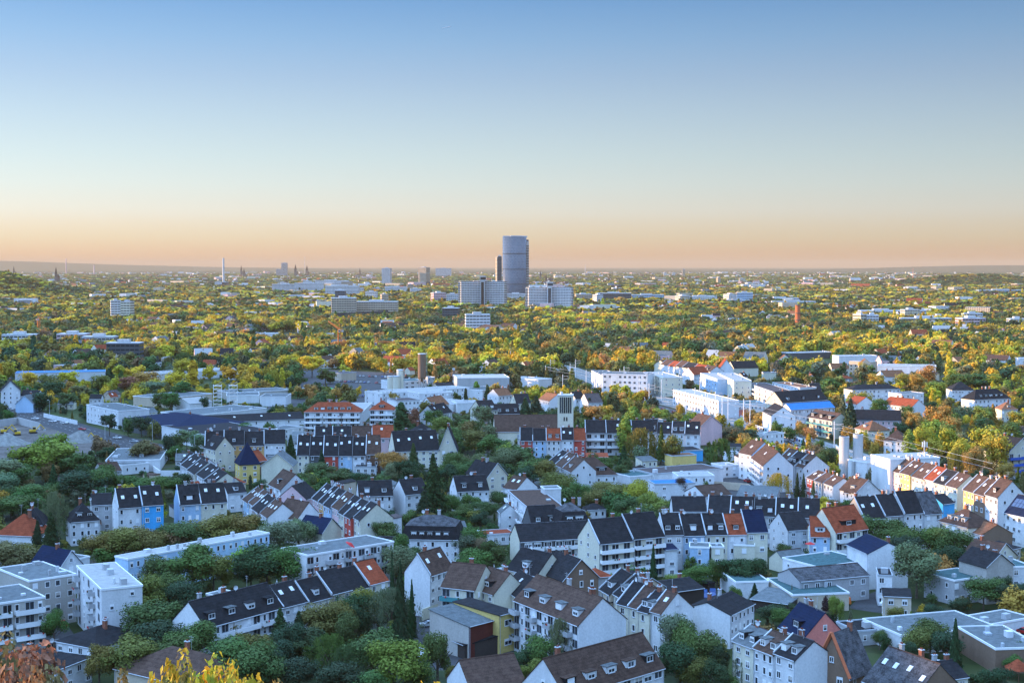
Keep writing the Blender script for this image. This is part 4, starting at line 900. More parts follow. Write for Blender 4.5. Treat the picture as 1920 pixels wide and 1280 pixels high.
# mid-distance trees, in rows and parks as the photograph shows
man('''
55,697,44,14,RY 90,702,44,14,Ro 130,695,44,15,RY 100,715,44,12,Rd 125,735,40,12,Rg 75,735,50,12,Rd 150,722,44,12,Rn 190,703,44,14,Ro 205,690,44,15,Cd 230,690,40,13,RY 255,686,36,13,RY 240,706,40,12,Rm 275,696,66,13,Rr 290,715,50,11,Rs 330,697,50,16,RY 345,673,46,18,RY 361,677,24,19,PY 320,735,40,13,Rg 340,715,50,13,Rg 300,735,40,11,Rg 75,745,24,9,Rd 205,775,36,12,Rd 240,782,24,10,Rg 265,780,44,11,Rd 290,790,30,9,Ro
394,684,28,12,RY 427,685,34,12,RY 380,742,24,10,Rd 450,730,18,7,Rd 458,681,34,14,RY 480,672,34,15,RY 515,680,34,14,RY 545,664,40,17,RY 585,666,50,18,RY 610,690,40,12,Rg 500,703,30,11,Rg 562,695,34,12,Rg 558,723,26,9,Rr 583,720,30,10,Rr 648,727,10,7,RY 673,723,12,8,RY 687,730,10,7,Ry 700,735,14,8,RY 715,737,16,8,Rg 740,735,24,10,Rr 645,683,24,11,RY 620,700,18,8,Rg 632,718,16,7,Rg 655,723,16,7,Rs
815,665,24,14,RY 835,668,24,13,Ry 720,670,30,14,Ry 745,672,30,13,Ry 770,665,20,14,Rr 795,0.1,0,1,Rd
893,716,14,11,Pl 914,720,22,13,Cd 930,718,28,12,Rr 953,720,12,9,Cn 873,727,16,12,Cd 855,735,20,9,Rg 970,700,30,13,Ro 960,690,26,12,Ry 840,726,14,8,Rr
490,815,20,9,Rm 455,793,50,8,Rg 505,792,30,8,Rg 350,805,50,10,Rs 370,812,40,9,Rs 330,812,26,12,Rg 315,815,26,12,Rd 325,818,40,9,Rg 265,825,60,12,Rn 285,830,40,10,Rn 365,833,24,7,Rd
1125,735,20,11,Cd 1105,745,30,10,Cd 1115,760,56,12,Rr 1140,758,40,12,Ry 1095,758,20,10,Rg 1235,765,44,10,Rl 1210,768,30,9,Rr 1275,755,20,9,Ry 1180,745,30,10,Rr 1205,730,34,9,Rr 1165,735,24,9,Rr 1270,773,30,7,Rr 1150,720,30,10,Ry 1175,722,30,10,Ry
1595,748,46,21,Cd 1580,740,36,20,Cs 1520,703,30,12,Ro 1513,737,30,10,Rr 1565,740,26,9,Rr 1470,742,18,8,Ry 1435,730,16,8,Rl
1575,705,36,12,Rl 1600,735,30,12,Rr 1620,735,34,12,Ry 1650,748,40,12,Rg 1690,700,40,14,Ry 1640,700,40,14,Ry 1740,685,44,16,Rr 1720,700,40,15,Rr 1780,662,16,22,PY 1755,715,40,12,Rl 1795,712,30,10,Rg 1885,712,22,12,Rl 1840,700,60,14,Rg 1800,700,50,14,Rg 1860,700,50,14,Ry
1760,760,56,16,Rr 1750,785,50,19,Rl 1770,790,50,17,Rl 1840,760,44,14,Rl 1862,757,30,15,Cr 1710,770,36,12,Rr 1785,782,40,13,Rr 1700,760,34,11,Rg 1780,802,50,17,Ry 1730,800,50,17,Ry 1705,805,30,17,Pl 1800,822,56,17,Ry 1850,800,70,20,Ry 1870,815,60,19,Ry 1825,835,50,17,Rr 1795,835,36,16,Vo 1750,822,40,13,Ry 1855,862,36,10,Rr 1885,868,36,10,Rr 1900,790,50,14,Rg 1910,770,50,14,Ry 1840,880,40,8,Rd 1820,885,40,8,Rd 1740,865,22,8,Ry 1870,895,60,8,Rd 1690,790,30,8,Rd 1650,810,24,9,Rr 1640,828,20,8,Rr 1620,805,20,8,Ry
1405,768,34,8,Rr 1430,775,40,8,Rr 1455,790,30,8,Rg 1500,790,30,8,Rr 1520,800,30,7,Rr 1480,798,30,8,Rg 1395,805,60,8,Rd 1420,820,50,7,Rg 1380,800,50,9,Rn 1440,830,50,8,Rd 1480,835,30,8,Rr 1535,825,30,10,Rg 1555,840,36,11,Rd 1540,850,40,9,Rg 1510,858,40,8,Rd 1480,855,40,7,Rd 1455,845,40,7,Rd 1590,800,30,9,Rr 1700,850,24,7,Rd
1630,880,16,9,Rs 1697,885,20,8,Rr 1737,905,18,8,Ry 1715,925,14,6,Rr 1920,840,40,10,Ry
''')
TREES[:] = [t for t in TREES if t['wd'] > 1 and t['y'] > 0]
N_MAN = len(TREES); print('manual trees', N_MAN)
# occlusion test against the hand-placed buildings, and open ground
OPEN = [[(un(*p).x, un(*p).y) for p in q] for q in (
 [(780, 1140), (850, 1140), (985, 1190), (985, 1262), (760, 1275)], [(-60, 790), (60, 790), (240, 838), (230, 850), (130, 862), (-60, 880)],
 [(560, 690), (760, 700), (740, 770), (690, 775), (650, 745), (560, 735)], [(255, 680), (370, 678), (380, 692), (255, 694)],
 [(1330, 885), (1560, 925), (1500, 950), (1330, 945)], [(800, 533), (905, 531), (905, 523), (850, 525), (800, 528)],
 [(480, 620), (560, 625), (600, 645), (480, 650)], [(500, 750), (575, 750), (575, 775), (500, 772)], [(1650, 1105), (1700, 1120), (1660, 1150), (1590, 1140)])]
def inpoly(x, y, P):
    c = False; n = len(P)
    for i in range(n):
        a, b = P[i], P[(i+1) % n]
        if (a[1] > y) != (b[1] > y) and x < (b[0]-a[0])*(y-a[1])/(b[1]-a[1])+a[0]: c = not c
    return c
RS = []
for n_, p_, w_, l_ in ROADS:
    P = [un(*p) for p in p_]
    for a, b in zip(P, P[1:]): RS.append((a.x, a.y, b.x, b.y, w_/2))
_p = [(700, 640), (900, 655), (1060, 690), (1180, 735), (1290, 762), (1420, 800), (1560, 846), (1700, 885), (1930, 960)]
for a, b in zip(_p, _p[1:]): A, B = un(*a), un(*b); RS.append((A.x, A.y, B.x, B.y, 12))
# grid of building footprints
CELL = 40; GR = {}; COLS = {}
def grids():
    GR.clear(); COLS.clear()
    for b_ in BLD:
        r_ = hypot(b_['L'], b_['D'])/2+8
        for i in range(int((b_['x']-r_)//CELL), int((b_['x']+r_)//CELL)+1):
            for j in range(int((b_['y']-r_)//CELL), int((b_['y']+r_)//CELL)+1): GR.setdefault((i, j), []).append(b_)
        for i in range(int(b_['bb'][0]//40), int(b_['bb'][2]//40)+1): COLS.setdefault(i, []).append(b_)
grids()
def clash(x, y, r):
    for b in GR.get((int(x//CELL), int(y//CELL)), ()):
        dx, dy = x-b['x'], y-b['y']; c, s = cos(b['ang']), sin(b['ang']); u, v = dx*c+dy*s, -dx*s+dy*c
        if abs(u) < b['L']/2+r*.7 and abs(v) < b['D']/2+r*.7: return True
    for P in OPEN:
        if inpoly(x, y, P): return True
    if y < 2600:
        for ax, ay, bx, by, w_ in RS:
            L2 = (bx-ax)**2+(by-ay)**2; t = max(0, min(1, ((x-ax)*(bx-ax)+(y-ay)*(by-ay))/L2)); 
            if hypot(x-ax-t*(bx-ax), y-ay-t*(by-ay)) < w_+r*.5: return True
    return False
def hides(x, y, top, wd):
    px, pt = pr(x, y, top); pb = pr(x, y, 0)[1]; w2 = wd/2*F/y; seen = set()
    for i in (int((px-w2)//40), int((px+w2)//40)):
        for b in COLS.get(i, ()):
            if b['y'] <= y or id(b) in seen: continue
            seen.add(id(b)); q = b['bb']
            ox = min(px+w2, q[2])-max(px-w2, q[0]); oy = min(pb, q[3])-max(pt, q[1])
            if ox > 2 and oy > 1.5: return True
    return False

# rear annexes and low outbuildings in the gaps of the old town, named by the nearest thing one can find
ra = random.Random(8); _cn = {}
for b_ in BLD: _cn[b_['name']] = _cn.get(b_['name'], 0)+1
ANC = [(b['name'], (b['bb'][0]+b['bb'][2])/2, (b['bb'][1]+b['bb'][3])/2) for b in BLD if _cn[b['name']] == 1 and len(b['name'].split()) <= 4]
def pos_label(px, py):
    a = min(ANC, key=lambda a: (a[1]-px)**2+((a[2]-py)*1.3)**2); dx, dy = px-a[1], py-a[2]
    return ('left of' if dx < 0 else 'right of') if abs(dx) > abs(dy)*1.2 else ('below' if dy > 0 else 'above'), a[0], dx*dx+dy*dy
ann = []; tries = 0
while len(ann) < 84 and tries < 6000:
    tries += 1
    px, py = ra.uniform(10, 1910), 700+ra.random()**.8*520; P = un(px, py, 0); Ln, Dp = ra.uniform(5, 11), ra.uniform(5, 8); hh = ra.choice([3, 3.4, 5.6, 6])
    if clash(P.x, P.y, max(Ln, Dp)*.62) or hides(P.x, P.y, hh, Ln): continue
    if any(hypot(P.x-q[0], P.y-q[1]) < 13 for q in ann): continue
    if any(abs(t['x']-P.x) < t['wd']*.5+Ln*.5 and abs(t['y']-P.y) < t['wd']*.5+Dp*.6 for t in TREES): continue
    if py > 1000 and px < 700 and ra.random() < .6: continue
    ann.append((P.x, P.y, Ln, Dp, hh, ra.choice('wwwctsg'), ra.choice('ddbgger'), ra.choice('fgghs'), px, py))
agrp = {}
for a_ in ann:
    rel, nm_, q = pos_label(a_[8], a_[9]); agrp.setdefault((a_[5], a_[6], rel, nm_), []).append((q, a_))
for k_, v_ in agrp.items():
    v_.sort(key=lambda q: q[0])
    for i, (q, a_) in enumerate(v_):
        near = min((b for b in BLD), key=lambda b: hypot(b['x']-a_[0], b['y']-a_[1])); an = near['ang']; A = Vector((a_[0]-a_[2]/2*cos(an), a_[1]-a_[2]/2*sin(an), 0)); B = Vector((a_[0]+a_[2]/2*cos(an), a_[1]+a_[2]/2*sin(an), 0))
        rt = a_[7]; lab = f"small {WN[k_[0]]} outbuilding, {TN[k_[1]]} roof, {k_[2]} the {k_[3]}" + ('' if len(v_) == 1 else (', nearest' if i == 0 else f', {ORD[i]} nearest'))
        house(A, B, a_[4], a_[3], rt, {'f': 0, 'g': 2.4, 'h': 2, 's': .9}[rt], k_[0], k_[1], popts('u1 C0' if ra.random() < .5 else 'u1 s1 C1'), lab, 'outbuilding', 'outbuilding', 'outbuildings between the houses', 'outbuilding', ra)
grids(); print('annexes', len(ann))
# ---------------- special structures ----------------
def banded(px0, px1, ytop, d, depth, floors, rot, wm, label, name='office_building', cat='office building', h=None, bandm='glass', gap=.5, vert=0, top=None, short=None, group=None):
    """a tall slab seen between px0 and px1 with its roof at ytop, d metres away"""
    ztop = H - (ytop-498)*d/F; cx = ((px0+px1)/2-960)/F*d; wd = (px1-px0)/F*d
    a = radians(rot); Ln = max(4, (wd - depth*abs(sin(a)))/max(.3, cos(a)))
    root = thing(name, (cx, d+depth/2, 0), a, label, cat, group); reg(cx, d+depth/2, a, Ln, depth, ztop, short or label)
    b = MB(); b.box(-Ln/2, Ln/2, -depth/2, depth/2, 0, ztop, wm); b.obj('wall', root)
    b = MB(); b.box(-Ln/2-.2, Ln/2+.2, -depth/2-.2, depth/2+.2, ztop, ztop+.8, M['trim']); b.box(-Ln*.2, Ln*.15, -depth*.25, depth*.25, ztop+.8, ztop+3.5, M['concrete']); b.obj('roof', root)
    floors = max(2, min(40, round(ztop/3.7))); fh = ztop/floors
    for f in range(floors):
        z = f*fh+fh*.3; b = MB()
        b.box(-Ln/2+gap, Ln/2-gap, -depth/2-.12, -depth/2+.1, z, z+fh*.4, M[bandm])
        for s in (-1, 1): b.box(s*Ln/2-.12, s*Ln/2+.12, -depth/2+gap, depth/2-gap, z+.01, z+fh*.39, M[bandm])
        n = max(2, int(Ln/(vert or 4)))
        for i in range(1, n): x = -Ln/2+Ln*i/n; b.box(x-.25, x+.25, -depth/2-.2, -depth/2+.1, z-.02, z+fh*.5, wm)
        b.obj('window_band', root)
    return root, Ln, depth, ztop
# the glass tower: two shifted curved shells
def glass_tower():
    d = 3600; x = (966.5-960)/F*d; zt = H+54*d/F
    r = thing('glass_skyscraper', (x, d, 0), radians(8), 'tall curved blue glass skyscraper towering over the whole skyline', 'skyscraper'); reg(x, d, 0, 66, 42, zt, 'glass skyscraper')
    m, b, l = newmat('curtain_wall', .25, .5); t = nd(m, 'ShaderNodeTexCoord'); br = nd(m, 'ShaderNodeTexBrick'); br.offset = .5
    br.inputs['Color1'].default_value = (.03, .05, .08, 1); br.inputs['Color2'].default_value = (.065, .082, .11, 1); br.inputs['Mortar'].default_value = (.11, .12, .13, 1)
    br.inputs['Scale'].default_value = 1; br.inputs['Brick Width'].default_value = 4; br.inputs['Row Height'].default_value = 3.9; br.inputs['Mortar Size'].default_value = .35
    l.new(t.outputs['UV'], br.inputs[0]); l.new(br.outputs[0], b.inputs[0])
    def shell(name, sx, ya, yb, xoff, z1, arc):
        n = 28; vs = []; fs = []; uv = []
        pts = []
        for i in range(n+1):
            a = pi*(1-i/n); pts.append((sx*cos(a)+xoff, ya - (yb)*sin(a)*arc))
        s = 0; ss = [0]
        for p, q in zip(pts, pts[1:]): s += hypot(q[0]-p[0], q[1]-p[1]); ss.append(s)
        me = D_.meshes.new(name); vs = [(p[0], p[1], 0) for p in pts]+[(p[0], p[1], z1) for p in pts]
        fs = [(i, i+1, n+2+i, n+1+i) for i in range(n)] + [tuple(range(n+1, 2*n+2))]
        # close the flat back
        fs.append((n, 0, n+1, 2*n+1)); me.from_pydata(vs, [], fs); u = me.uv_layers.new(name='UVMap'); k = 0
        for p in me.polygons:
            for li in p.loop_indices:
                vi = me.loops[li].vertex_index; i = vi % (n+1); z = 0 if vi <= n else z1; u.data[li].uv = (ss[i], z)
        me.materials.append(m); me.polygons.foreach_set('use_smooth', [i < n for i in range(len(fs))]); me.update(); return link(name, me, r)
    shell('glass_shell', 30, -4, 19, -3, zt, 1); o = shell('glass_shell', 29, -5, 19, -5, zt-7, 1); o.rotation_euler = (0, 0, pi)
    b2 = MB(); b2.box(20, 33, -4.5, 8, 0, zt-12, M['concrete'])
    for i in range(34): b2.box(19.8, 33.2, -4.8, -4.5, 3+i*4.1, 3+i*4.1+2.2, M['glass'])
    b2.obj('stair_core', r)
    b2 = MB(); b2.box(-32, 29, -4, -3, zt-2, zt+2, M['trim']); b2.box(-14, 12, -14, -5, zt, zt+2.5, M['concrete']); b2.obj('crown_frame', r)
    for zz in (zt*.27, zt*.5, zt*.74):
        q = MB(); n = 28; P = []
        for i in range(n+1): a = pi*(1-i/n); P.append((30.3*cos(a)-3, -4-19.3*sin(a)))
        for p_, q_ in zip(P, P[1:]): q.box(min(p_[0], q_[0]), max(p_[0], q_[0]), (p_[1]+q_[1])/2-.4, (p_[1]+q_[1])/2+.4, zz, zz+.8, M['dark'])
        q.obj('floor_ring', r)
glass_tower()
Wc = W['w']; Wt = W['t']
banded(929, 941, 483, 3900, 16, 26, 14, W['t'], 'slim tan tower slab standing just left of the glass skyscraper', 'office_tower', 'tower')
q = banded(933, 940.5, 480.5, 3770, 10, 6, 0, W['d'], 'dark narrow lift shaft tower between slab and glass skyscraper', 'office_tower', 'tower')
banded(716, 734, 503, 6300, 30, 17, -10, W['w'], 'pale grey tower slab, left of the two slabs left of the skyscraper', 'office_tower', 'tower')
banded(784, 806, 501.5, 6300, 34, 17, -28, W['t'], 'tan tower slab with sunlit front, nearer of two slabs left of skyscraper', 'office_tower', 'tower')
# pair of star-plan ministry blocks
def star(pxc, half, ytop, d, side):
    z = H-(ytop-498)*d/F; cx = (pxc-960)/F*d; r = thing('ministry_block', (cx, d, 0), 0, f'wide banded concrete office block with dark glass roof cab, {side} of the pair', 'office building', 'banded concrete office blocks below the glass skyscraper'); reg(cx, d, 0, 2*half/F*d, 30, z, side+' banded block')
    hw = half/F*d
    for s, a in ((-1, 18), (1, -18)):
        b = MB(); fl = 16
        for f in range(fl):
            z0 = f*z/fl
            b.box(-hw*.47, hw*.47, -9, 9, z0, z0+z/fl*.5, W['w']); b.box(-hw*.46, hw*.46, -8.2, 8.2, z0+z/fl*.5, z0+z/fl, M['glass'])
            for i in range(14): x = -hw*.45+hw*.9*i/13; b.box(x-.3, x+.3, -9.05, -8.2, z0+z/fl*.49, z0+z/fl+.02, M['concrete'])
        b.box(-hw*.47, hw*.47, -9, 9, z, z+1, M['trim']); o = b.obj('office_wing', r, (s*hw*.5, 0, 0)); o.rotation_euler = (0, 0, radians(a))
        b = MB()
        for f in range(fl): b.box(-5, 5, -5, 5, f*z/fl, f*z/fl+z/fl*.5, M['concrete']); b.box(-4.6, 4.6, -4.6, 4.6, f*z/fl+z/fl*.5, (f+1)*z/fl, M['glass'])
        b.obj('end_stair', r, (s*(hw-4), -5 if s < 0 else 3, 0))
    b = MB(); b.box(-4, 4, -16, -2, 0, z+1.5, W['w']); b.box(-3, 3, -16.2, -16, 3, z, M['glass']); b.box(-6, 5, -14, 2, z+1.5, z+3.5, M['trim']); b.box(-5, 7, -15, 2, z+3.4, z+11, M['concrete']); b.box(-4, 6.6, -15.3, -15, z+4.4, z+9.4, M['glass']); b.obj('lift_core', r)
star(905, 45, 528, 2900, 'taller left one'); star(1030, 44, 539.5, 2750, 'lower right one')
for a in [
 (203, 226, 564, 2204, 14, 12, 18, W['w'], 'cream and white apartment tower among yellow trees, left half of block pair', 'apartment_tower', 'apartment tower'),
 (225, 248, 566, 2204, 14, 12, -14, W['c'], 'cream and white apartment tower among yellow trees, right half of block pair', 'apartment_tower', 'apartment tower'),
 (617, 668, 559, 2348, 30, 7, 8, W['t'], 'dark banded office block behind the long gabled brick building'),
 (668, 745, 566, 2400, 26, 5, 0, W['t'], 'long lower banded office block right of dark banded office'),
 (628, 647, 545, 2374, 16, 4, 0, W['d'], 'dark plant cube rising above the banded office'),
 (712, 728, 552, 3176, 14, 6, 20, W['t'], 'small tan tower end right of the banded offices'),
 (685, 708, 547, 3484, 14, 5, -12, W['w'], 'white cube office in trees above the banded offices'),
 (722, 763, 538, 4320, 20, 5, 0, W['w'], 'white office with stepped roof below the pale tower slab'),
 (610, 672, 536, 3857, 40, 6, 0, W['w'], 'pale banded clinic block, nearest of the cluster left of centre'),
 (508, 560, 533, 4500, 30, 4, 10, W['w'], 'white low clinic wing at the left end of the cluster'),
 (552, 606, 531, 4500, 30, 4, 0, W['w'], 'pale clinic wing second from left in the cluster'),
 (515, 600, 555, 3600, 14, 2, 0, W['l'], 'long low pale blue hall in front of clinic cluster'),
 (590, 648, 526, 5838, 30, 4, -6, W['w'], 'pale clinic wing behind the banded clinic block'),
 (520, 538, 530, 4700, 24, 4, -9, W['t'], 'tan clinic cube at the left of the cluster'),
 (568, 584, 527, 4900, 24, 4, -6, W['w'], 'white clinic tower wing rising left of centre in the cluster'),
 (640, 660, 528, 4700, 26, 4, -3, W['t'], 'tan upper clinic block at the top of the cluster'),
 (655, 681, 540, 4300, 24, 4, 0, W['w'], 'white end clinic block at the right of the cluster'),
 (700, 716, 540, 4600, 20, 4, 3, W['g'], 'grey office cube between the cluster and the pale tower'),
 (768, 790, 541, 4300, 20, 4, 6, W['w'], 'low white office below the tan tower slab'),
 (762, 775, 533, 5000, 20, 4, 9, W['t'], 'tan roadside office right of the pale tower slab'),
 (807, 836, 549, 3224, 20, 5, 22, W['p'], 'pinkish stone office block left of the banded ministry blocks'),
 (837, 860, 552, 3176, 18, 4, 0, W['w'], 'white office right of the pinkish stone block'),
 (871, 919, 590, 1846, 16, 7, 6, W['w'], 'white banded office block standing alone below ministry blocks'),
 (829, 862, 578, 2227, 20, 4, -8, W['d'], 'dark glass office block with white base left of white banded office'),
 (948, 987, 551, 3429, 20, 4, 0, W['w'], 'low white office between the two banded ministry blocks'),
 (1078, 1110, 552, 3323, 24, 4, 6, W['t'], 'low tan office right of the banded ministry blocks'),
 (1112, 1131, 553, 3086, 22, 5, 20, W['w'], 'white office cube right of the low tan office'),
 (1120, 1185, 550, 3273, 30, 4, -4, W['d'], 'long dark office complex right of the white office cube'),
 (1183, 1245, 553, 3429, 26, 4, 0, W['l'], 'long pale blue office with flat roof on right'),
 (1267, 1295, 555, 3224, 18, 3, 30, W['c'], 'sunlit cream end block of the long white office row'),
 (1293, 1345, 556, 3224, 18, 4, -3, W['w'], 'long white office row right of its cream end'),
 (1358, 1382, 552, 3273, 22, 5, 26, W['w'], 'white stepped office left of the dark-topped office'),
 (1382, 1414, 549, 3224, 26, 6, -8, W['l'], 'office with dark overhanging top floor in the right-hand woods'),
 (1357, 1412, 563, 3130, 16, 3, 0, W['l'], 'low pale blue office wing in front of the stepped office'),
 (1431, 1498, 559, 3273, 22, 3, 0, W['l'], 'long blue-grey low office left of brick tower'),
 (1448, 1530, 565, 2959, 18, 2, -3, W['w'], 'long low white building behind the brick tower'),
 (1603, 1626, 590, 2057, 16, 5, 30, W['c'], 'sunlit cream hospital wing beside the poplars'),
 (1626, 1650, 591, 2057, 16, 5, -6, W['w'], 'white hospital wing with square windows beside the cream wing'),
 (1615, 1700, 583, 2348, 30, 3, -4, W['w'], 'long white hospital block behind the hospital wings'),
 (1692, 1726, 581, 2250, 16, 5, 12, W['c'], 'sunlit cream apartment block with balconies right of hospital'),
 (1726, 1741, 582, 2250, 16, 5, -14, W['w'], 'white shaded apartment end joined to the sunlit cream block'),
 (1692, 1785, 597, 2057, 20, 2, 0, W['t'], 'low tan hall in front of the sunlit cream block'),
 (1750, 1776, 593, 2139, 16, 3, 0, W['w'], 'white cube office right of the low tan hall'),
 (1800, 1850, 597, 1946, 22, 4, 8, W['p'], 'pinkish stepped office block at right before the woods'),
 (1808, 1843, 588, 2182, 14, 2, 0, W['w'], 'white upper storeys rising above the pinkish stepped office'),
 (1895, 1925, 598, 2038, 16, 3, 0, W['w'], 'white office cut by the right edge before woods'),
 (1835, 1925, 544, 4320, 30, 3, 0, W['l'], 'long grey office far away at the right edge'),
 (105, 158, 627, 1510, 20, 3, 0, W['p'], 'pinkish school block with rows of square windows at left'),
 (2, 62, 628, 1543, 18, 2, 0, W['w'], 'long low white school wing at the left edge'),
 (152, 212, 632, 1490, 18, 2, 0, W['g'], 'grey flat school wing right of the pinkish block'),
 (198, 260, 644, 1309, 16, 3, 0, W['d'], 'dark glazed building among trees below the grey wing'),
 (32, 58, 563, 2959, 16, 5, 12, W['g'], 'dark cube block above the avenue at far left'),
 (0, 16, 647, 1500, 14, 2, 0, W['w'], 'small white building at the left edge below school wing'),
 (121, 150, 642, 1620, 12, 2, 0, W['r'], 'red brick sports hall below the pinkish school block'),
 (41, 60, 530, 5838, 18, 4, 0, W['w'], 'white villa block on the dark slope at far left'),
 (28, 47, 539, 4696, 14, 3, 0, W['w'], 'lower white block on the dark slope at far left'),
 (1344, 1351, 520, 6700, 24, 16, 10, W['t'], 'tan high-rise far off, left of three distant towers at right', 'apartment_tower', 'apartment tower'),
 (1386, 1397, 522, 7000, 18, 8, 0, W['c'], 'pale high-rise far off, right of three distant towers at right', 'apartment_tower', 'apartment tower'),
 (1365, 1376, 527, 6600, 18, 6, 0, W['c'], 'low pale block far off between two distant towers', 'apartment_tower', 'apartment tower'),
 (1279, 1284, 505, 11000, 20, 18, 0, W['t'], 'dark brown high-rise on the plain left of distant pale towers', 'apartment_tower', 'apartment tower'),
 (1260, 1266, 511, 11500, 20, 10, 0, W['w'], 'small white high-rise just left of dark brown high-rise', 'apartment_tower', 'apartment tower'),
 (1244, 1249, 511, 11500, 20, 10, 0, W['w'], 'tiny white high-rise, leftmost of the distant trio', 'apartment_tower', 'apartment tower'),
 (528, 539, 493, 11500, 30, 14, 0, W['g'], 'dark round-topped high-rise on the city skyline left', 'office_tower', 'tower'),
 (518, 528, 505, 11500, 30, 8, 0, W['g'], 'lower dark block beside the round-topped high-rise', 'office_tower', 'tower'),
 (817, 846, 503, 11000, 60, 6, 0, W['w'], 'white factory blocks on the plain left of the slim slab', 'industrial_hall', 'industrial hall'),
]:
    banded(*a)
# long gabled brick building below the banded offices, plus a few big pale halls
for ln in '''
a:brick_gabled_long|636,596,735,590|9|16|g7|p,d|c10 C0|long pink stone building with dark roof and gabled wings
a:tent_hall|320,622,424,625|11|60|f|w,w|n u6|large pale hall with stepped flat roof among yellow trees
i:bus_depot|455,626,530,625|6|20|f|w,w|n u4|pale open bus depot roof beside the avenue trees
i:pale_saddle_hall|465,650,530,652|7|34|g3|w,g|n C0|long pale barrel hall below the bus depot
i:white_cube_hall|604,630,655,628|9|30|f|w,g|n u2|white cube hall behind the orange tower crane
i:cream_workshop|562,668,634,665|8|18|f|c,w|c6 u3|cream two-storey workshop beside the foot of orange crane
i:red_strip_hall|545,660,600,658|7|22|f|r,w|n u3|flat hall with red wall left of the cream workshop
s:red_shed_a|422,680,466,680|7|18|f|r,w|n u0|red shed with pale roof edge behind the golden trees
h:terracotta_hip_shed|487,685,516,683|6|16|h5|r,t|n C0|terracotta hipped roof half hidden in golden trees
h:white_small_trees|448,696,462,695|7|14|g3|w,d|C0|small white gabled house between golden trees
i:bridge_hall|769,626,802,626|9|26|f|k,w|n u3|dark red hall with pale roof edge beside tree avenue
i:white_stairs_house|922,629,980,640|9|20|f|w,w|c8 F3 u2|white stepped apartment row below the lone banded office
h:brown_rowgables|890,617,920,620|9|26|g6|t,b|n C0|cluster of steep brown roofs beside the lone banded office
i:low_roof_b|1068,580,1120,585|6|20|f|t,w|n u2|low pale roof among orange trees on right
h:white_gable_wood|1085,640,1096,640|9|20|p4|w,d|n|white gable with dark roof among dark firs
'''.strip().splitlines(): build(ln)
# chimneys, spires, silos
def stack(px, ytop, d, r0, r1, m, label, name='chimney_stack', cat='chimney', cap=None):
    z = H-(ytop-498)*d/F; t = thing(name, ((px-960)/F*d, d, 0), 0, label, cat); b = MB(); b.cyl(0, 0, 0, z, r0, m, 14, r1); b.obj('shaft', t)
    b = MB()
    for f in (.45, .7, .99): b.cyl(0, 0, z*f-1, z*f+.5, (r0+(r1-r0)*f)*1.12, cap or M['trim'], 14)
    b.obj('ring', t); return t, z
stack(419.5, 484, 5900, 5.4, 4.2, M['concrete'], 'tall grey chimney of the heating plant on the left')
banded(403, 416, 528.5, 5850, 20, 3, 0, W['w'], 'white boiler house at the foot of tall grey chimney', 'boiler_house', 'power plant')
banded(415, 427.5, 529, 5860, 20, 2, 0, W['d'], 'dark boiler house beside the white one under the chimney', 'boiler_house', 'power plant')
stack(125, 484.5, 14000, 6, 4.5, W['p'], 'thin reddish chimney on the left horizon')
stack(177.5, 497, 13000, 6, 4.5, W['p'], 'short reddish chimney right of the thin one on left horizon')
stack(572, 480.5, 13000, 2.6, 1.4, M['metal'], 'needle-thin mast rising from the city skyline', 'radio_mast', 'mast')
stack(1711, 502, 9000, 2.4, .8, W['P'], 'reddish mast on the wooded rise at right', 'radio_mast', 'mast')
stack(1401, 505, 11000, 2.4, .8, W['P'], 'thin reddish mast right of the distant towers', 'radio_mast', 'mast')
stack(1097, 496, 11000, 2.6, 1.6, M['metal'], 'thin pale mast just right of the glass skyscraper', 'radio_mast', 'mast')
stack(850.5, 691, 1040, 1.0, .8, W['o'], 'brown factory chimney beside the pale grey factory box')
def spire(px, ytop, d, wd, m, label, sh=.45):
    z = H-(ytop-498)*d/F; wd *= .62; t = thing('church_spire', ((px-960)/F*d, d, 0), 0, label, 'church'); b = MB(); b.box(-wd/2, wd/2, -wd/2, wd/2, 0, z*(1-sh), m); b.box(-wd*.2, wd*.2, -wd/2-.2, -wd/2, z*.4, z*.5, M['glass']); b.obj('wall', t)
    b = MB(); b.cyl(0, 0, z*(1-sh), z, wd*.62, T['d'], 8, .2); b.obj('spire_roof', t)
    b = MB(); b.box(-wd*.6, wd*.6, wd/2, wd*3.2, 0, z*.35, m); b.solid([(-wd*.7, wd/2, z*.35), (wd*.7, wd/2, z*.35), (wd*.7, wd*3.2, z*.35), (-wd*.7, wd*3.2, z*.35), (0, wd/2, z*.52), (0, wd*3.2, z*.52)], [(0, 1, 4), (1, 2, 5, 4), (2, 3, 5), (3, 0, 4, 5)], T['d']); b.obj('nave', t)
spire(106, 500, 7500, 20, W['d'], 'dark church spire below the reddish chimneys at left')
spire(27, 498, 11000, 18, W['d'], 'dark spire left of reddish chimneys near left edge')
spire(554.5, 495, 11500, 28, W['d'], 'dark minster spire on city skyline, left of the pair')
spire(576, 497, 11500, 28, W['o'], 'brown minster spire on city skyline, right of the pair')
spire(453, 497, 12000, 20, W['d'], 'small dark spire right of the heating plant chimney')
spire(458, 503, 11000, 22, W['d'], 'short dark spire close right of the small one')
spire(675, 502, 11000, 18, W['o'], 'small brown spire left of the pale tower slab')
spire(1013, 507, 8500, 16, W['o'], 'small brown spire right of the glass skyscraper')
spire(1024, 515, 6800, 14, W['o'], 'tiny brown spire nearest the skyscraper right foot', .5)
# brick water tower
t, z = stack(1496, 571, 1950, 3.6, 3.5, W['O'], 'plain orange-red brick tower among trees on the right', 'brick_tower', 'tower', W['o'])
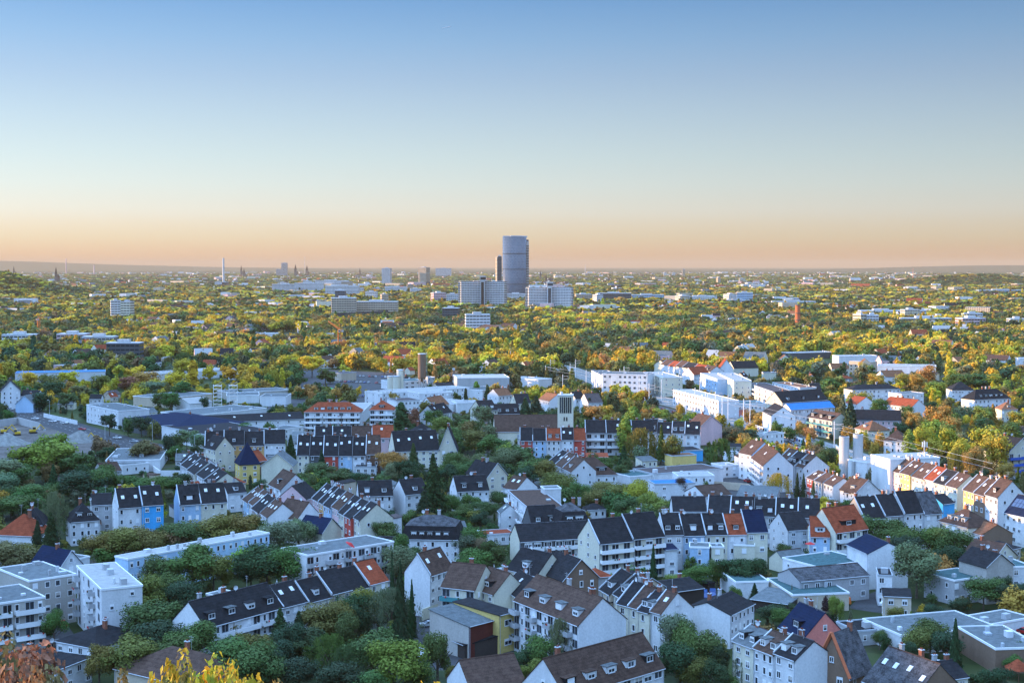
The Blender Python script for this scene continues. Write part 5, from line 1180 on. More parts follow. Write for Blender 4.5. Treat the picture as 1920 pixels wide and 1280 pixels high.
# church tower
def church_tower():
    P = un(1061, 742, 28); a = radians(-4); t = thing('church_tower', (P.x, P.y+3.6, 0), a, 'tall cream square church tower with dark louvred belfry', 'church tower'); reg(P.x, P.y+3.6, a, 7.4, 7.4, 28, 'church tower')
    b = MB(); b.box(-3.7, 3.7, -3.7, 3.7, 0, 28, W['c']); b.obj('wall', t)
    b = MB(); b.box(-3.8, 3.8, -3.8, 3.8, 28.0, 28.4, M['trim']); b.bar((-2.6, 0, 28.4), (-2.6, 0, 30.6), .08, M['metal']); b.cyl(-2, 0, 28.4, 29.6, .7, M['dish']); b.obj('roof', t)
    for i in range(6):
        b = MB(); x = -2.35+i*.98; b.box(x-.36, x+.36, -3.82, -3.72, 19.8, 27.4, M['glass']); b.obj('louvre', t)
    for z in (4, 16):
        for x in (-.5, .7): b = MB(); b.box(x-.33, x+.33, -3.8, -3.72, z, z+1.9, M['glass']); b.obj('window', t)
    for z in (4, 12, 20): b = MB(); b.box(-3.8, -3.72, -.4, .4, z, z+2, M['glass']); b.obj('window', t)
church_tower()
# twin concrete cylinders beside the railway, with their walls
for px, yt, hh, lab in ((1583, 819, 17, 'left of twin concrete cylinders beside the railway, slightly shorter'), (1609, 815, 18, 'right of twin concrete cylinders beside the railway, slightly taller')):
    P = un(px, yt, hh); t = thing('concrete_cylinder', (P.x, P.y, 0), 0, lab, 'ventilation tower', 'twin concrete cylinders'); reg(P.x, P.y, 0, 4, 4, hh, 'concrete cylinder')
    b = MB(); b.cyl(0, 0, 0, hh, 2.1, M['concrete'], 28); me = b.obj('shaft', t).data
    b = MB(); b.cyl(0, 0, hh, hh+.25, 2.16, M['trim'], 28); b.cyl(0, 0, hh+.2, hh+.3, 1.6, M['dark'], 20); b.obj('rim', t)
def wallrun(pix, hh, th, m, label, name='retaining_wall', cat='wall', z=0):
    P = [un(p[0], p[1], z) for p in pix]; o = P[0]; b = MB()
    for p, q in zip(P, P[1:]):
        u = (q-p).normalized(); n = Vector((-u.y, u.x, 0))*th/2
        pts = [p-n-o, q-n-o, q+n-o, p+n-o]; b.prism([(v.x, v.y) for v in pts], 0, hh, m)
    ob = b.obj(name, None, (o.x, o.y, 0)); tag(ob, label, cat); return ob
wallrun([(1566, 865), (1590, 892), (1600, 900)], 8, .8, M['concrete'], 'sloping concrete wall in front of the twin cylinders')
house(un(1590, 862, 8), un(1626, 868, 8), 8, 12, 'f', 0, 'w', 'w', popts('n u1'), 'low concrete portal building below the twin cylinders', 'portal_building', 'station building', None, 'concrete portal building', random.Random(3))
o = wallrun([(1408, 803), (1440, 812), (1480, 822), (1512, 836)], 2.6, .4, W['w'], 'long white railway wall covered with colourful graffiti')
# graffiti panels, as raised patches of paint on the wall
gp = [un(1408, 803), un(1440, 812), un(1480, 822), un(1512, 836)]; rg = random.Random(4)
for a_, b_ in zip(gp, gp[1:]):
    for i in range(7):
        s = (i+.2)/7.4; p = a_.lerp(b_, s)-gp[0]; q = a_.lerp(b_, s+.1)-gp[0]; u = (q-p).normalized(); n = Vector((u.y, -u.x, 0))*.24; m_ = rg.choice([M['blue'], M['red'], M['dark'], M['trim'], M['orange'], M['tealp']])
        bb = MB(); z0, z1 = rg.uniform(.3, .8), rg.uniform(1.5, 2.3); bb.solid([tuple((p+n).xy)+(z0,), tuple((q+n).xy)+(z0+.2,), tuple((q+n).xy)+(z1,), tuple((p+n).xy)+(z1-.3,), tuple((p+n*.8).xy)+(z0,), tuple((q+n*.8).xy)+(z0+.2,), tuple((q+n*.8).xy)+(z1,), tuple((p+n*.8).xy)+(z1-.3,)], [(0, 1, 2, 3), (4, 7, 6, 5), (0, 3, 7, 4), (1, 5, 6, 2)], m_); bb.obj('graffiti', o)
wallrun([(265, 868), (300, 893), (345, 893)], 2.6, .35, W['w'], 'white garden wall left of the stepped gables', 'garden_wall')
wallrun([(0, 800), (34, 795), (75, 806)], 4, .4, M['concrete'], 'pale blue-grey hoarding wall at the construction site', 'hoarding', 'wall')
wallrun([(82, 782), (105, 787), (145, 796)], 2.4, .2, W['w'], 'white hoarding beside the main road', 'hoarding', 'wall')
wallrun([(792, 1163), (826, 1150)], 3, .3, W['c'], 'cream garden wall above the parked silver car', 'garden_wall')
wallrun([(1330, 915), (1400, 920), (1445, 940), (1462, 950)], 3, .3, W['t'], 'tan yard wall curving along the grey yard', 'yard_wall')
# silos
def silo(px, yt, hh, r, m, label, legs=0):
    P = un(px, yt, hh); t = thing('silo', (P.x, P.y, 0), 0, label, 'silo'); b = MB(); b.cyl(0, 0, legs, hh, r, m, 20); b.cyl(0, 0, hh, hh+.6, r*1.05, M['trim'], 20); b.obj('tank', t)
    if legs:
        b = MB(); b.cyl(0, 0, legs-3, legs, .6, m, 16, r)
        for i in range(6): a = 2*pi*i/6; b.bar((r*.8*cos(a), r*.8*sin(a), 0), (r*.8*cos(a), r*.8*sin(a), legs), .2, M['metal'])
        b.obj('support_frame', t)
    b = MB(); b.bar((r+.3, 0, legs), (r+.3, 0, hh+1.5), .1, M['metal']); b.bar((r+.8, 0, legs), (r+.8, 0, hh+1.5), .1, M['metal']); b.obj('ladder', t)
silo(791, 664, 26, 2.9, W['o'], 'tall brown cylindrical silo on legs beside the tree avenue', 9)
silo(750, 694, 17, 2.4, W['c'], 'taller cream silo of the factory cluster'); silo(743, 706, 13, 2.4, W['c'], 'middle cream silo, left of the taller one'); silo(732, 706, 11, 2.2, W['c'], 'leftmost short cream silo of factory cluster')
# scaffold tower
P = un(408, 722, 16); t = thing('scaffold_tower', (P.x+4, P.y, 0), .2, 'open white scaffold tower of two cages behind flat roofs', 'scaffold')
for ox in (-4, 5.5):
    b = MB()
    for x in (-2.5, 2.5):
        for y in (-2.5, 2.5): b.bar((ox+x, y, 0), (ox+x, y, 16.5), .13, M['frame'])
    b.obj('upright_frame', t)
    for i in range(7):
        b = MB(); z = 2+i*2.3
        for x in (-2.5, 2.5): b.bar((ox+x, -2.5, z), (ox+x, 2.5, z), .1, M['frame'])
        for y in (-2.5, 2.5): b.bar((ox-2.5, y, z), (ox+2.5, y, z), .1, M['frame'])
        b.bar((ox-2.5, -2.5, z), (ox+2.5, -2.5, z+2.3), .07, M['frame']); b.box(ox-2.4, ox+2.4, -2.4, 2.4, z-.05, z+.05, W['t']); b.obj('scaffold_deck', t)
# cranes
def crane(px, yt, yb, jib, up, m, label, back=10):
    G = un(px, yb, 0); d = G.y; z = H-(yt-498)*d/F; t = thing('tower_crane', (G.x, d, 0), 0, label, 'crane'); w_ = 1.3
    b = MB()
    for x in (-w_, w_):
        for y in (-w_, w_): b.bar((x, y, 0), (x, y, z), .34, m)
    n = int(z/2.5)
    for i in range(n):
        z0, z1 = z*i/n, z*(i+1)/n; s = 1 if i % 2 else -1; b.bar((-w_*s, -w_, z0), (w_*s, -w_, z1), .12, m); b.bar((-w_, -w_*s, z0), (-w_, w_*s, z1), .12, m); b.bar((w_, w_*s, z0), (w_, -w_*s, z1), .12, m)
    b.obj('mast', t)
    b = MB(); jx, jz = jib, up
    for y in (-.7, .7): b.bar((0, y, z), (jx, y, z+jz), .3, m)
    b.bar((0, 0, z+1.6), (jx, 0, z+jz+.8), .3, m); k = 14
    for i in range(k): f0, f1 = i/k, (i+1)/k; b.bar((jx*f0, -.7, z+jz*f0), (jx*f1, 0, z+1.6+(jz-.8)*f1), .08, m); b.bar((jx*f0, .7, z+jz*f0), (jx*f1, 0, z+1.6+(jz-.8)*f1), .08, m)
    b.obj('jib', t)
    s = -1 if jib > 0 else 1; b = MB(); b.box(min(0, s*back), max(0, s*back), -.8, .8, z-.3, z+.2, m); b.obj('counter_jib', t)
    b = MB(); b.box(s*back-1.2, s*back+1.2, -1, 1, z-2.2, z-.3, M['concrete']); b.obj('counterweight', t)
    b = MB(); b.box(-.9, .9, -2.2, -1.05, z-2.2, z-.1, M['dish']); b.box(-.8, .8, -2.25, -2.2, z-1.6, z-.5, M['glass']); b.obj('cab', t); b = MB(); b.bar((0, 0, z), (0, 0, z+6), .2, m); b.bar((0, 0, z+6), (jib*.55, 0, z+up*.55+1.2), .06, m); b.bar((0, 0, z+6), (s*back, 0, z), .06, m); b.obj('apex', t)
crane(637, 618, 672, -11, 8, M['crane'], 'orange tower crane with raised jib in the avenue trees', 2.5)
crane(705, 642, 674, 18, 0, M['crane'], 'small orange crane mast right of the large orange crane', 4)
crane(893, 546, 580, -15, 3, M['cranered'], 'red tower crane before the left banded ministry block', 3)
crane(73, 597, 632, 2, 0, M['crane'], 'thin orange crane mast above the school at left', 2)

# contrail high above the town
cz = H + 20000*tan(math.atan(588/F)-PITCH); b = MB(); b.bar((-60, 0, -8), (60, 0, 14), 4, M['dish'], 8); o = b.obj('contrail', None, ((838-960)/F*20000, 20000, cz)); tag(o, 'tiny white contrail high in the clear sky', 'contrail')

r_, g_ = HS['brick_chapel']; b = MB()
for sx in (-1, 1): b.bar((sx*(g_['L']/2+.3), g_['y0']-.2, g_['h']-.3), (0, g_['y0']-.2, g_['h']+8.3), .42, W['O'])
b.obj('brick_coping', r_)
# ---------------- cars, lamps, masts, site ----------------
def car_proto(pm, van=False):
    key = (pm, van)
    def mk():
        L2, W2 = (2.15, .88) if not van else (2.6, 1.0); hz = .92 if not van else 1.0
        b = MB(); P = [(-L2, .35), (-L2, .8), (-L2*.93, .92), (-.45*L2, hz+.02), (.98*L2, hz-.02), (L2, .75), (L2, .35)] if not van else [(-L2, .35), (-L2, 1.0), (-L2*.86, 1.15), (L2, 1.15), (L2, .35)]
        n = len(P); pts = [(x, -W2, z) for x, z in P]+[(x, W2, z) for x, z in P]
        b.solid(pts, [tuple(range(n)), tuple(reversed(range(n, 2*n)))]+[(i, i+n, (i+1) % n+n, (i+1) % n) for i in range(n)], CARM[pm]); body = b.mesh('body')
        b = MB(); T_ = [(-.42*L2, hz), (-.10*L2, 1.42), (.55*L2, 1.42), (.88*L2, hz)] if not van else [(-.84*L2, 1.14), (-.62*L2, 1.95), (.97*L2, 1.98), (L2, 1.14)]
        n = 4; pts = [(x, -W2*.94 if i in (0, 3) else -W2*.76, z) for i, (x, z) in enumerate(T_)]+[(x, W2*.94 if i in (0, 3) else W2*.76, z) for i, (x, z) in enumerate(T_)]
        b.solid(pts, [tuple(range(n)), tuple(reversed(range(n, 2*n)))]+[(i, i+n, (i+1) % n+n, (i+1) % n) for i in (0, 2, 3)], M['glass'] if not van else CARM[pm])
        gl = b.mesh('windows')
        b = MB(); x0, x1 = (-.10*L2, .55*L2) if not van else (-.6*L2, .97*L2); z = 1.43 if not van else 2.0; b.box(x0, x1, -W2*.76, W2*.76, z-.02, z+.03, CARM[pm]); rf = b.mesh('roof_panel')
        b = MB()
        k = 12
        for s, e in ((0, 0), (1, 1)):
            pass
        pts = [(.33*cos(2*pi*i/k), -.1, .33*sin(2*pi*i/k)) for i in range(k)]+[(.33*cos(2*pi*i/k), .1, .33*sin(2*pi*i/k)) for i in range(k)]
        b.solid(pts, [tuple(range(k)), tuple(reversed(range(k, 2*k)))]+[(i, i+k, (i+1) % k+k, (i+1) % k) for i in range(k)], M['tyre']); pts = [(.18*cos(2*pi*i/k), -.11, .18*sin(2*pi*i/k)) for i in range(k)]; b.poly(pts, M['metal']); wh = b.mesh('wheel')
        b = MB(); b.box(-L2-.02, -L2+.05, -.16, .16, .6, .75, M['dish']); hl = b.mesh('headlight')
        return body, gl, rf, wh, hl, L2, W2
    return cached(('car',)+key, mk)
CPOS = {}
def car(px, py, deg, pm, label, van=False, group=None):
    P = un(px, py, 0); body, gl, rf, wh, hl, L2, W2 = car_proto(pm, van)
    r = thing('parked_van' if van else 'parked_car', (P.x, P.y, .05), radians(deg), label, 'van' if van else 'car', group)
    put(r, body, 'body', 0, 0, 0); put(r, gl, 'windows', 0, 0, 0); put(r, rf, 'roof_panel', 0, 0, 0)
    for x in (-.62*L2, .62*L2):
        for y, a in ((-W2+.06, 0), (W2-.06, pi)): put(r, wh, 'wheel', x, y, .33, a)
    for y in (-W2*.68, W2*.68): put(r, hl, 'headlight', 0, y, 0)
for a in [
 (803, 1174, 20, 'silver', 'silver car parked below the cream garden wall'), (788, 1231, 115, 'white', 'white van roof behind the leafy tree at courtyard left', True),
 (862, 1259, 150, 'grey', 'dark grey car half hidden by olive tree in courtyard'), (921, 1259, 10, 'black', 'black car at the lower edge of the asphalt courtyard'),
 (944, 1262, 10, 'red', 'red car nose beside the black car in the courtyard'), (1576, 1133, 0, 'orange', 'orange vehicle parked beside the tan workshop', True),
 (1667, 1136, 30, 'white', 'white minibus parked in front of narrow white house', True), (1877, 1187, 140, 'black', 'black car left of orange car before the garages'),
 (1896, 1191, 130, 'orange', 'orange car in front of the white garages'), (1924, 1188, 130, 'red', 'dark red car right of the orange car at garages'),
 (1300, 1124, 80, 'blue', 'blue van in the yard, leftmost of three', True), (1320, 1122, 80, 'blue', 'blue van in the yard, middle of three', True), (1336, 1120, 80, 'blue', 'blue van in the yard, rightmost of three', True),
 (1368, 885, 20, 'black', 'black car beside the hedge under the blue arched house'), (1909, 899, 20, 'silver', 'silver car at far right below the navy balconies'),
 (19, 769, 155, 'silver', 'silver car on the main road nearest the left edge'), (66, 786, 155, 'white', 'white car on the main road, second from left edge'),
 (99, 791, 155, 'white', 'white car on the main road left of another white'), (120, 794, 155, 'white', 'white car on main road just before white hoarding end'),
 (154, 806, 155, 'red', 'red and white car on the main road'), (220, 822, 160, 'white', 'white sports car at the road junction'), (251, 829, 160, 'silver', 'silver car behind the bare brown tree'),
 (438, 873, 30, 'silver', 'silver car parked beside the yellow pointed house'), (500, 773, 5, 'white', 'white car beside the low green-trimmed hall'),
 (1236, 755, -25, 'silver', 'silver car beside the railway station masts')]:
    car(*a)
rg = random.Random(21)
for row, (xa, ya, xb, yb, n, deg, what) in enumerate([(520, 757, 552, 768, 7, 80, 'loading yard'), (500, 727, 600, 731, 14, 90, 'upper car park'), (640, 705, 740, 708, 18, 95, 'big car park'), (655, 745, 700, 742, 8, 90, 'car park corner'), (640, 716, 735, 720, 14, 85, 'near car park aisle'), (1375, 783, 1428, 781, 8, 80, 'station forecourt')]):
    for i in range(n):
        f = i/(n-1)
        if rg.random() < .15: continue
        pm = rg.choice(['white', 'silver', 'black', 'grey', 'silver', 'red', 'blue'])
        pos = ['leftmost', 'rightmost'][i > 0] if i in (0, n-1) else ORD[i] + ' bay from left'
        car(xa+(xb-xa)*f, ya+(yb-ya)*f, deg+rg.uniform(-3, 3), pm, f'{pm} car in the {what} row, {pos}', group=f'cars in the {what} row')
# trucks
for px, py, lab in ((441, 753, 'red truck, left one of two before the white hall'), (456, 752, 'red truck, right one of two before the white hall')):
    P = un(px, py, 0); t = thing('red_truck', (P.x, P.y, 0), 0, lab, 'truck', 'red trucks'); b = MB(); b.box(-4, 1.8, -1.2, 1.2, .8, 3.4, M['red']); b.obj('cargo_box', t); b = MB(); b.box(2.0, 3.9, -1.15, 1.15, .6, 3.0, M['red']); b.box(3.85, 3.93, -1, 1, 1.8, 2.8, M['glass']); b.obj('cab', t)
    for x in (-3, -1.8, 3):
        for y in (-1.1, 1.1): b = MB(); b.solid([(x+.5*cos(k), y-.15, .5+.5*sin(k)) for k in [i*.785 for i in range(8)]]+[(x+.5*cos(k), y+.15, .5+.5*sin(k)) for k in [i*.785 for i in range(8)]], [tuple(range(8)), tuple(range(15, 7, -1))]+[(i, i+8, (i+1) % 8+8, (i+1) % 8) for i in range(8)], M['tyre']); b.obj('wheel', t)
# excavators and heaps
def digger(px, py, deg, lab):
    P = un(px, py, 0); t = thing('excavator', (P.x, P.y, 0), radians(deg), lab, 'excavator', 'excavators on the construction site'); m = M['digger']
    for y in (-1.2, 1.2): b = MB(); b.box(-2, 2, y-.3, y+.3, 0, .8, M['tyre']); b.obj('track', t)
    b = MB(); b.box(-1.8, 1.2, -1.2, 1.2, .9, 2.0, m); b.obj('body', t); b = MB(); b.box(.1, 1.5, .1, 1.2, 2.0, 3.2, M['glass']); b.box(0, 1.6, .05, 1.25, 3.2, 3.3, m); b.obj('cab', t)
    b = MB(); b.bar((1.2, -.3, 1.6), (4, -.3, 4.6), .25, m); b.bar((4, -.3, 4.6), (6, -.3, 2), .2, m); b.obj('arm', t); b = MB(); b.box(5.6, 6.6, -.8, .2, 1.2, 2, M['metal']); b.obj('bucket', t)
digger(8, 812, 20, 'yellow excavator nearest the left edge of the site'); digger(32, 816, 200, 'yellow excavator between two gravel heaps'); digger(62, 812, 30, 'yellow excavator with raised arm beside white cabin'); digger(184, 828, 170, 'yellow machine beside the grey gravel heap at road')
def heap(px, py, rx, ry, h, m, lab):
    P = un(px, py, 0); b = MB(); n = 22; k = b.mi(m); b.v.append((0, 0, h)); rings = 5
    for j in range(1, rings+1):
        for i in range(n):
            a = 2*pi*i/n; f = j/rings; q = 1+.18*noise.noise(Vector((cos(a)*1.5, sin(a)*1.5, px))); b.v.append((rx*f*cos(a)*q, ry*f*sin(a)*q, h*(1-f)**1.2*(1+.1*noise.noise(Vector((cos(a)*3, sin(a)*3, j))))-.05*(j == rings)))
    for i in range(n): b.f.append((0, 1+i, 1+(i+1) % n)); b.m.append(k)
    for j in range(rings-1):
        for i in range(n): a = 1+j*n; b.f.append((a+i, a+n+i, a+n+(i+1) % n, a+(i+1) % n)); b.m.append(k)
    me = b.mesh('gravel_heap'); me.polygons.foreach_set('use_smooth', [True]*len(me.polygons)); o = link('gravel_heap', me, None, (P.x, P.y, 0)); tag(o, lab, 'gravel heap')
heap(150, 826, 13, 12, 5.5, M['gravel'], 'grey gravel heap beside the main road'); heap(14, 832, 12, 10, 6, M['gravel'], 'dark gravel heap at the left edge of the site')
# lamps and masts
def lamp_proto():
    b = MB(); b.cyl(0, 0, 0, 9, .11, M['metal'], 8, .07); a = b.mesh('pole'); b = MB(); b.bar((0, 0, 9), (1.2, 0, 9.3), .06, M['metal']); b.box(.8, 1.7, -.14, .14, 9.22, 9.36, M['dish']); return a, b.mesh('lamp_head')
LP = cached('lamp', lamp_proto)
def lamp(px, py, lab, g='street lamps along the main road', s=1.0):
    P = un(px, py, 0); t = thing('street_lamp', (P.x, P.y, 0), rg.uniform(0, 6), lab, 'street lamp', g); put(t, LP[0], 'pole', 0, 0, 0); put(t, LP[1], 'lamp_head', 0, 0, 0); t.scale = (s*1.4, s*1.4, s)
for a in [(93, 778, 'street lamp beside the pale blue gable'), (197, 823, 'street lamp in front of the three-storey office', ), (233, 808, 'tall street lamp right of the three-storey office'), (286, 825, 'tall street lamp right of the curved hall'),
          (365, 850, 'street lamp beside the white hall with red stripe'), (688, 758, 'street lamp in the big car park'), (636, 735, 'street lamp before the ochre round trees'), (331, 880, 'lamp post by the skylit stepped gables'), (1583, 905, 'street lamp beside the sloping concrete wall')]: lamp(*a)
def mast_proto():
    b = MB(); b.bar((0, 0, 0), (0, 0, 15), .22, M['frame']); a = b.mesh('mast_post'); b = MB(); b.bar((-.0, 0, 13.5), (4.5, 0, 14), .1, M['metal']); b.bar((0, 0, 11.5), (4.5, 0, 12.2), .1, M['metal']); b.bar((4.4, 0, 11.6), (4.4, 0, 14.2), .08, M['metal']); return a, b.mesh('bracket')
MP = cached('mast', mast_proto)
mpx = [(1023, 722), (1055, 742), (1069, 718), (1079, 708), (1099, 732), (1129, 740), (1147, 747), (1162, 730), (1170, 724), (1199, 747), (1217, 762), (1240, 752), (1272, 742), (1286, 780), (1312, 748), (1327, 785), (1341, 780), (1354, 792), (1365, 788), (1394, 797), (1406, 800), (1303, 772), (1564, 848), (1032, 708), (957, 690)]
mpx.sort()
for i, (px, py) in enumerate(mpx):
    P = un(px, py, 0); pos = ('leftmost' if i == 0 else 'rightmost' if i == len(mpx)-1 else (ORD[i]+' from left' if i < 13 else ORD[len(mpx)-1-i]+' from right'))
    t = thing('catenary_mast', (P.x, P.y, 0), -.6, 'pale overhead-line mast beside the railway tracks, '+pos, 'mast', 'overhead-line masts along the railway'); put(t, MP[0], 'mast_post', 0, 0, 0); put(t, MP[1], 'bracket', 0, 0, 0)
ww = [un(p[0], p[1], 0) for p in [(1023, 722), (1129, 740), (1217, 762), (1286, 780), (1354, 792), (1564, 848), (1680, 882), (1860, 935)]]
b = MB()
for dz in (11.6, 13.8):
    for p, q in zip(ww, ww[1:]): b.bar((p.x, p.y, dz), (q.x, q.y, dz), .045, M['metal'])
tag(b.obj('overhead_wire'), 'thin overhead wires strung above the railway', 'overhead wire')
# phone mast with panels behind the lit terrace
P = un(1733, 858, 12); t = thing('phone_mast', (P.x, P.y, 0), 0, 'phone mast with white panel antennas behind the sunlit upper terrace', 'mast')
b = MB(); b.cyl(0, 0, 0, 19, .3, M['metal']); b.obj('pole', t)
for z in (13.5, 17.5):
    for x in (-.9, 0, .9): b = MB(); b.box(x-.18, x+.18, -.6, -.3, z-1, z+1, M['frame']); b.obj('panel_antenna', t)
# green tents, pink parasol, red parasol, gazebo, blue arch
for px, py, lab in ((606, 736, 'green canopy tent, left of two by the round ochre trees'), (620, 737, 'green canopy tent, right of two by round ochre trees')):
    P = un(px, py, 0); t = thing('canopy_tent', (P.x, P.y, 0), 0, lab, 'tent', 'green canopy tents'); b = MB(); b.cyl(0, 0, 2.4, 4.0, 4.2, M['green'], 4, .2); b.obj('canopy', t); b = MB()
    for x in (-2.6, 2.6):
        for y in (-2.6, 2.6): b.bar((x, y, 0), (x, y, 2.5), .08, M['metal'])
    b.obj('tent_legs', t)
def parasol(px, py, z, m, lab, tilt=0):
    P = un(px, py, z+2); t = thing('parasol', (P.x, P.y, z), 0, lab, 'parasol'); t.rotation_euler = (0, tilt, 0); b = MB(); b.cyl(0, 0, 2, 2.6, 1.5, m, 10, .05); b.obj('canopy', t); b = MB(); b.cyl(0, 0, 0, 2.1, .05, M['metal'], 6); b.obj('pole', t)
parasol(649, 1018, 12, M['red'], 'closed pink-red parasol on the roof terrace', .6); parasol(1519, 1019, 6.5, M['red'], 'bright red parasol on the terrace beside white house'); 
P = un(1908, 1248, 3); t = thing('garden_gazebo', (P.x, P.y, 0), .3, 'garden pavilion with red tiled pyramid roof at bottom right', 'gazebo'); b = MB(); b.cyl(0, 0, 2.5, 4.6, 3.0, T['r'], 6, .1); b.obj('roof', t); b = MB()
for i in range(6): b.bar((2.4*cos(i*pi/3), 2.4*sin(i*pi/3), 0), (2.4*cos(i*pi/3), 2.4*sin(i*pi/3), 2.6), .1, W['n'])
b.obj('posts', t)
HAZE = 3.0e-5
# ---------------- fill the woods ----------------
rg = random.Random(5)
def tree_col(x, y, rg):
    n = noise.noise(Vector((x*.006, y*.006, 0))) + rg.uniform(-.22, .22)
    if y < 900 and x < 100: return rg.choices('gdoslyn', (34, 24, 20, 9, 5, 3, 5))[0]
    if n > .16: return rg.choices('yYrodg', (34, 34, 10, 8, 9, 5))[0]  # dark greens mixed in here and below paint deep shade between crowns
    if n > -.08: return rg.choices('yorgYnd', (24, 26, 6, 10, 12, 5, 17))[0]
    return rg.choices('dgonsry', (34, 22, 24, 7, 5, 4, 4))[0]
def kind_for(x, y, rg): return rg.choices(['round', 'wide', 'cone', 'poplar', 'weep'], (66, 12, 12, 6, 4))[0]
AUTO = []
# avenue of golden trees running away from the car park, photographed as continuous yellow rows
for pts, n in (([(640, 700), (760, 668), (880, 690), (1000, 700)], 26), ([(540, 640), (640, 650), (760, 665)], 16), ([(0, 605), (240, 612)], 20), ([(240, 628), (320, 650)], 9), ([(700, 615), (840, 650), (940, 680), (1010, 690)], 24), ([(880, 672), (1000, 690), (1110, 705)], 16),
               ([(1080, 618), (1300, 628), (1420, 640)], 24), ([(330, 655), (460, 668)], 10), ([(480, 655), (600, 668)], 10)):
    P = [un(*p) for p in pts]
    for i in range(n):
        f = i/(n-1)*(len(P)-1); k = min(int(f), len(P)-2); q = P[k].lerp(P[k+1], f-k); x, y = q.x+rg.uniform(-5, 5), q.y+rg.uniform(-8, 8)
        if clash(x, y, 4): continue
        tree_at(x, y, 0, rg.uniform(12, 16), rg.uniform(11, 15), 'round', rg.choice('YYyYr'), rg); TREES[-1]['auto'] = 1
def gen(y0, y1, sp, hmin, hmax, wf, skip=0.0, xs=.40):
    y = y0
    while y < y1:
        s = sp(y) if callable(sp) else sp; x = -y*xs
        while x < y*xs:
            X, Y = x+rg.uniform(-.5, .5)*s, y+rg.uniform(-.5, .5)*s; x += s
            dens = noise.noise(Vector((X*.004, Y*.004, 7)))
            yield X, Y, s, dens
        y += s*.95
# nearer fill: modest trees and shrubs between the houses
for X, Y, s, dn in gen(330, 1350, lambda y: 9+max(0, y-800)*.006, 0, 0, 0):
    r = rg.random()
    small = Y < 1050
    ht = rg.uniform(4, 11) if small else rg.uniform(9, 16)
    if r < .15: ht = rg.uniform(2.5, 5)
    wd = ht*rg.uniform(.85, 1.25)
    if clash(X, Y, wd*.45): continue
    if any(abs(t['x']-X) < (t['wd']+wd)*.3 and abs(t['y']-Y) < (t['wd']+wd)*.3 for t in TREES[-200:]): continue
    if hides(X, Y, ht, wd):
        ht = rg.uniform(2.0, 3.6); wd = ht*1.2
        if hides(X, Y, ht, wd) and rg.random() < .75: continue
    k = kind_for(X, Y, rg)
    if k == 'poplar': wd = ht*.35
    if k == 'cone': wd = ht*.5
    tree_at(X, Y, 0, ht, wd, k, tree_col(X, Y, rg), rg); TREES[-1]['auto'] = 1
# small outbuildings, garden walls and street-side cars between the houses
rs = random.Random(31); small = []
for _ in range(900):
    if len(small) >= 46: break
    px, py = rs.uniform(20, 1900), rs.uniform(880, 1270); P = un(px, py, 0)
    if clash(P.x, P.y, 5) or hides(P.x, P.y, 3, 4) or any(hypot(P.x-a[0], P.y-a[1]) < 14 for a in small): continue
    small.append((P.x, P.y))
SITES = [('shed', x, y) for x, y in small]
for n_, p_, w_, l_ in ROADS[1:]:
    P = [un(*p) for p in p_]
    for a, b in zip(P, P[1:]):
        u = (b-a).normalized(); nrm_ = Vector((-u.y, u.x, 0)); k = int((b-a).length/6.5)
        for i in range(k):
            q = a+u*(i*6.5+3)+nrm_*(w_/2-1.2)*rs.choice((-1, 1)); sx, sy = pr(q.x, q.y, 0)
            if rs.random() < .5 and 0 < sx < 1920 and 700 < sy < 1275: SITES.append(('car', q.x, q.y, atan2(u.y, u.x)+rs.choice((0, pi))))
# slopes of the castle hill, just below the frame
MASS = []
def mass(x, y, z, ht, wd, kind, col): MASS.append((x, y, z, ht, wd, kind, col))
for X, Y, s, dn in gen(1350, 5600, lambda y: 12.5+(y-1350)*.0035, 0, 0, 0, xs=.385):
    if Y > 1700 and dn < -.34 and rg.random() < .5: continue
    if clash(X, Y, 5): continue
    grp = noise.noise(Vector((X*.015, Y*.015, 3)))
    if grp < -.25 and rg.random() < .45: continue
    ht = rg.uniform(10, 16)+5*grp; wd = ht*rg.uniform(1.0, 1.35)*(s/12)
    if Y < 2700 and hides(X, Y, ht, wd):
        ht *= .5; wd *= .6
        if hides(X, Y, ht, wd): continue
    k = kind_for(X, Y, rg)
    if k == 'poplar': wd = ht*.4; ht *= 1.25
    if k == 'cone': wd = ht*.5
    z = 0
    if X < -900: z = max(0, ridge_h(X, Y)*1.0 - 1.5, spur(X, Y)-1)
    mass(X, Y, z, ht, wd, k, tree_col(X, Y, rg))
# wooded hills and the plain behind, as broad clumps
for X, Y, s, dn in gen(5600, 15000, lambda y: 26+(y-5600)*.006, 0, 0, 0, xs=.38):
    if dn < -.12 and rg.random() < .7: continue
    z = 0
    for cx, cy, w_, dd, h_ in ((2000, 6200, 330, 350, 46), (2900, 6300, 420, 350, 40)): z = max(z, h_*math.exp(-((X-cx)/w_)**2-((Y-cy)/dd)**2)-2)
    mass(X, Y, max(z, 0), rg.uniform(9, 14), s*rg.uniform(.9, 1.4), 'wide', tree_col(X, Y, rg) if rg.random() < .4 else rg.choice('dgo'))
# ridge foliage that can be seen at the left edge
for _ in range(1600):
    Y = rg.uniform(2600, 5200); X = rg.uniform(-.46, -.27)*Y
    z = max(ridge_h(X, Y), spur(X, Y))
    if z > 4: mass(X, Y, z-2, rg.uniform(10, 16), rg.uniform(10, 16), 'round', rg.choice('dgdgo'))
for _ in range(260):
    X, Y = rg.uniform(-170, 170), rg.uniform(95, 215)
    z = castle(X, Y); top = rg.uniform(8, 12)
    if pr(X, Y, z+top)[1] < 1292: continue
    mass(X, Y, z-.5, top, rg.uniform(6, 9), 'round', rg.choice('goyn'))
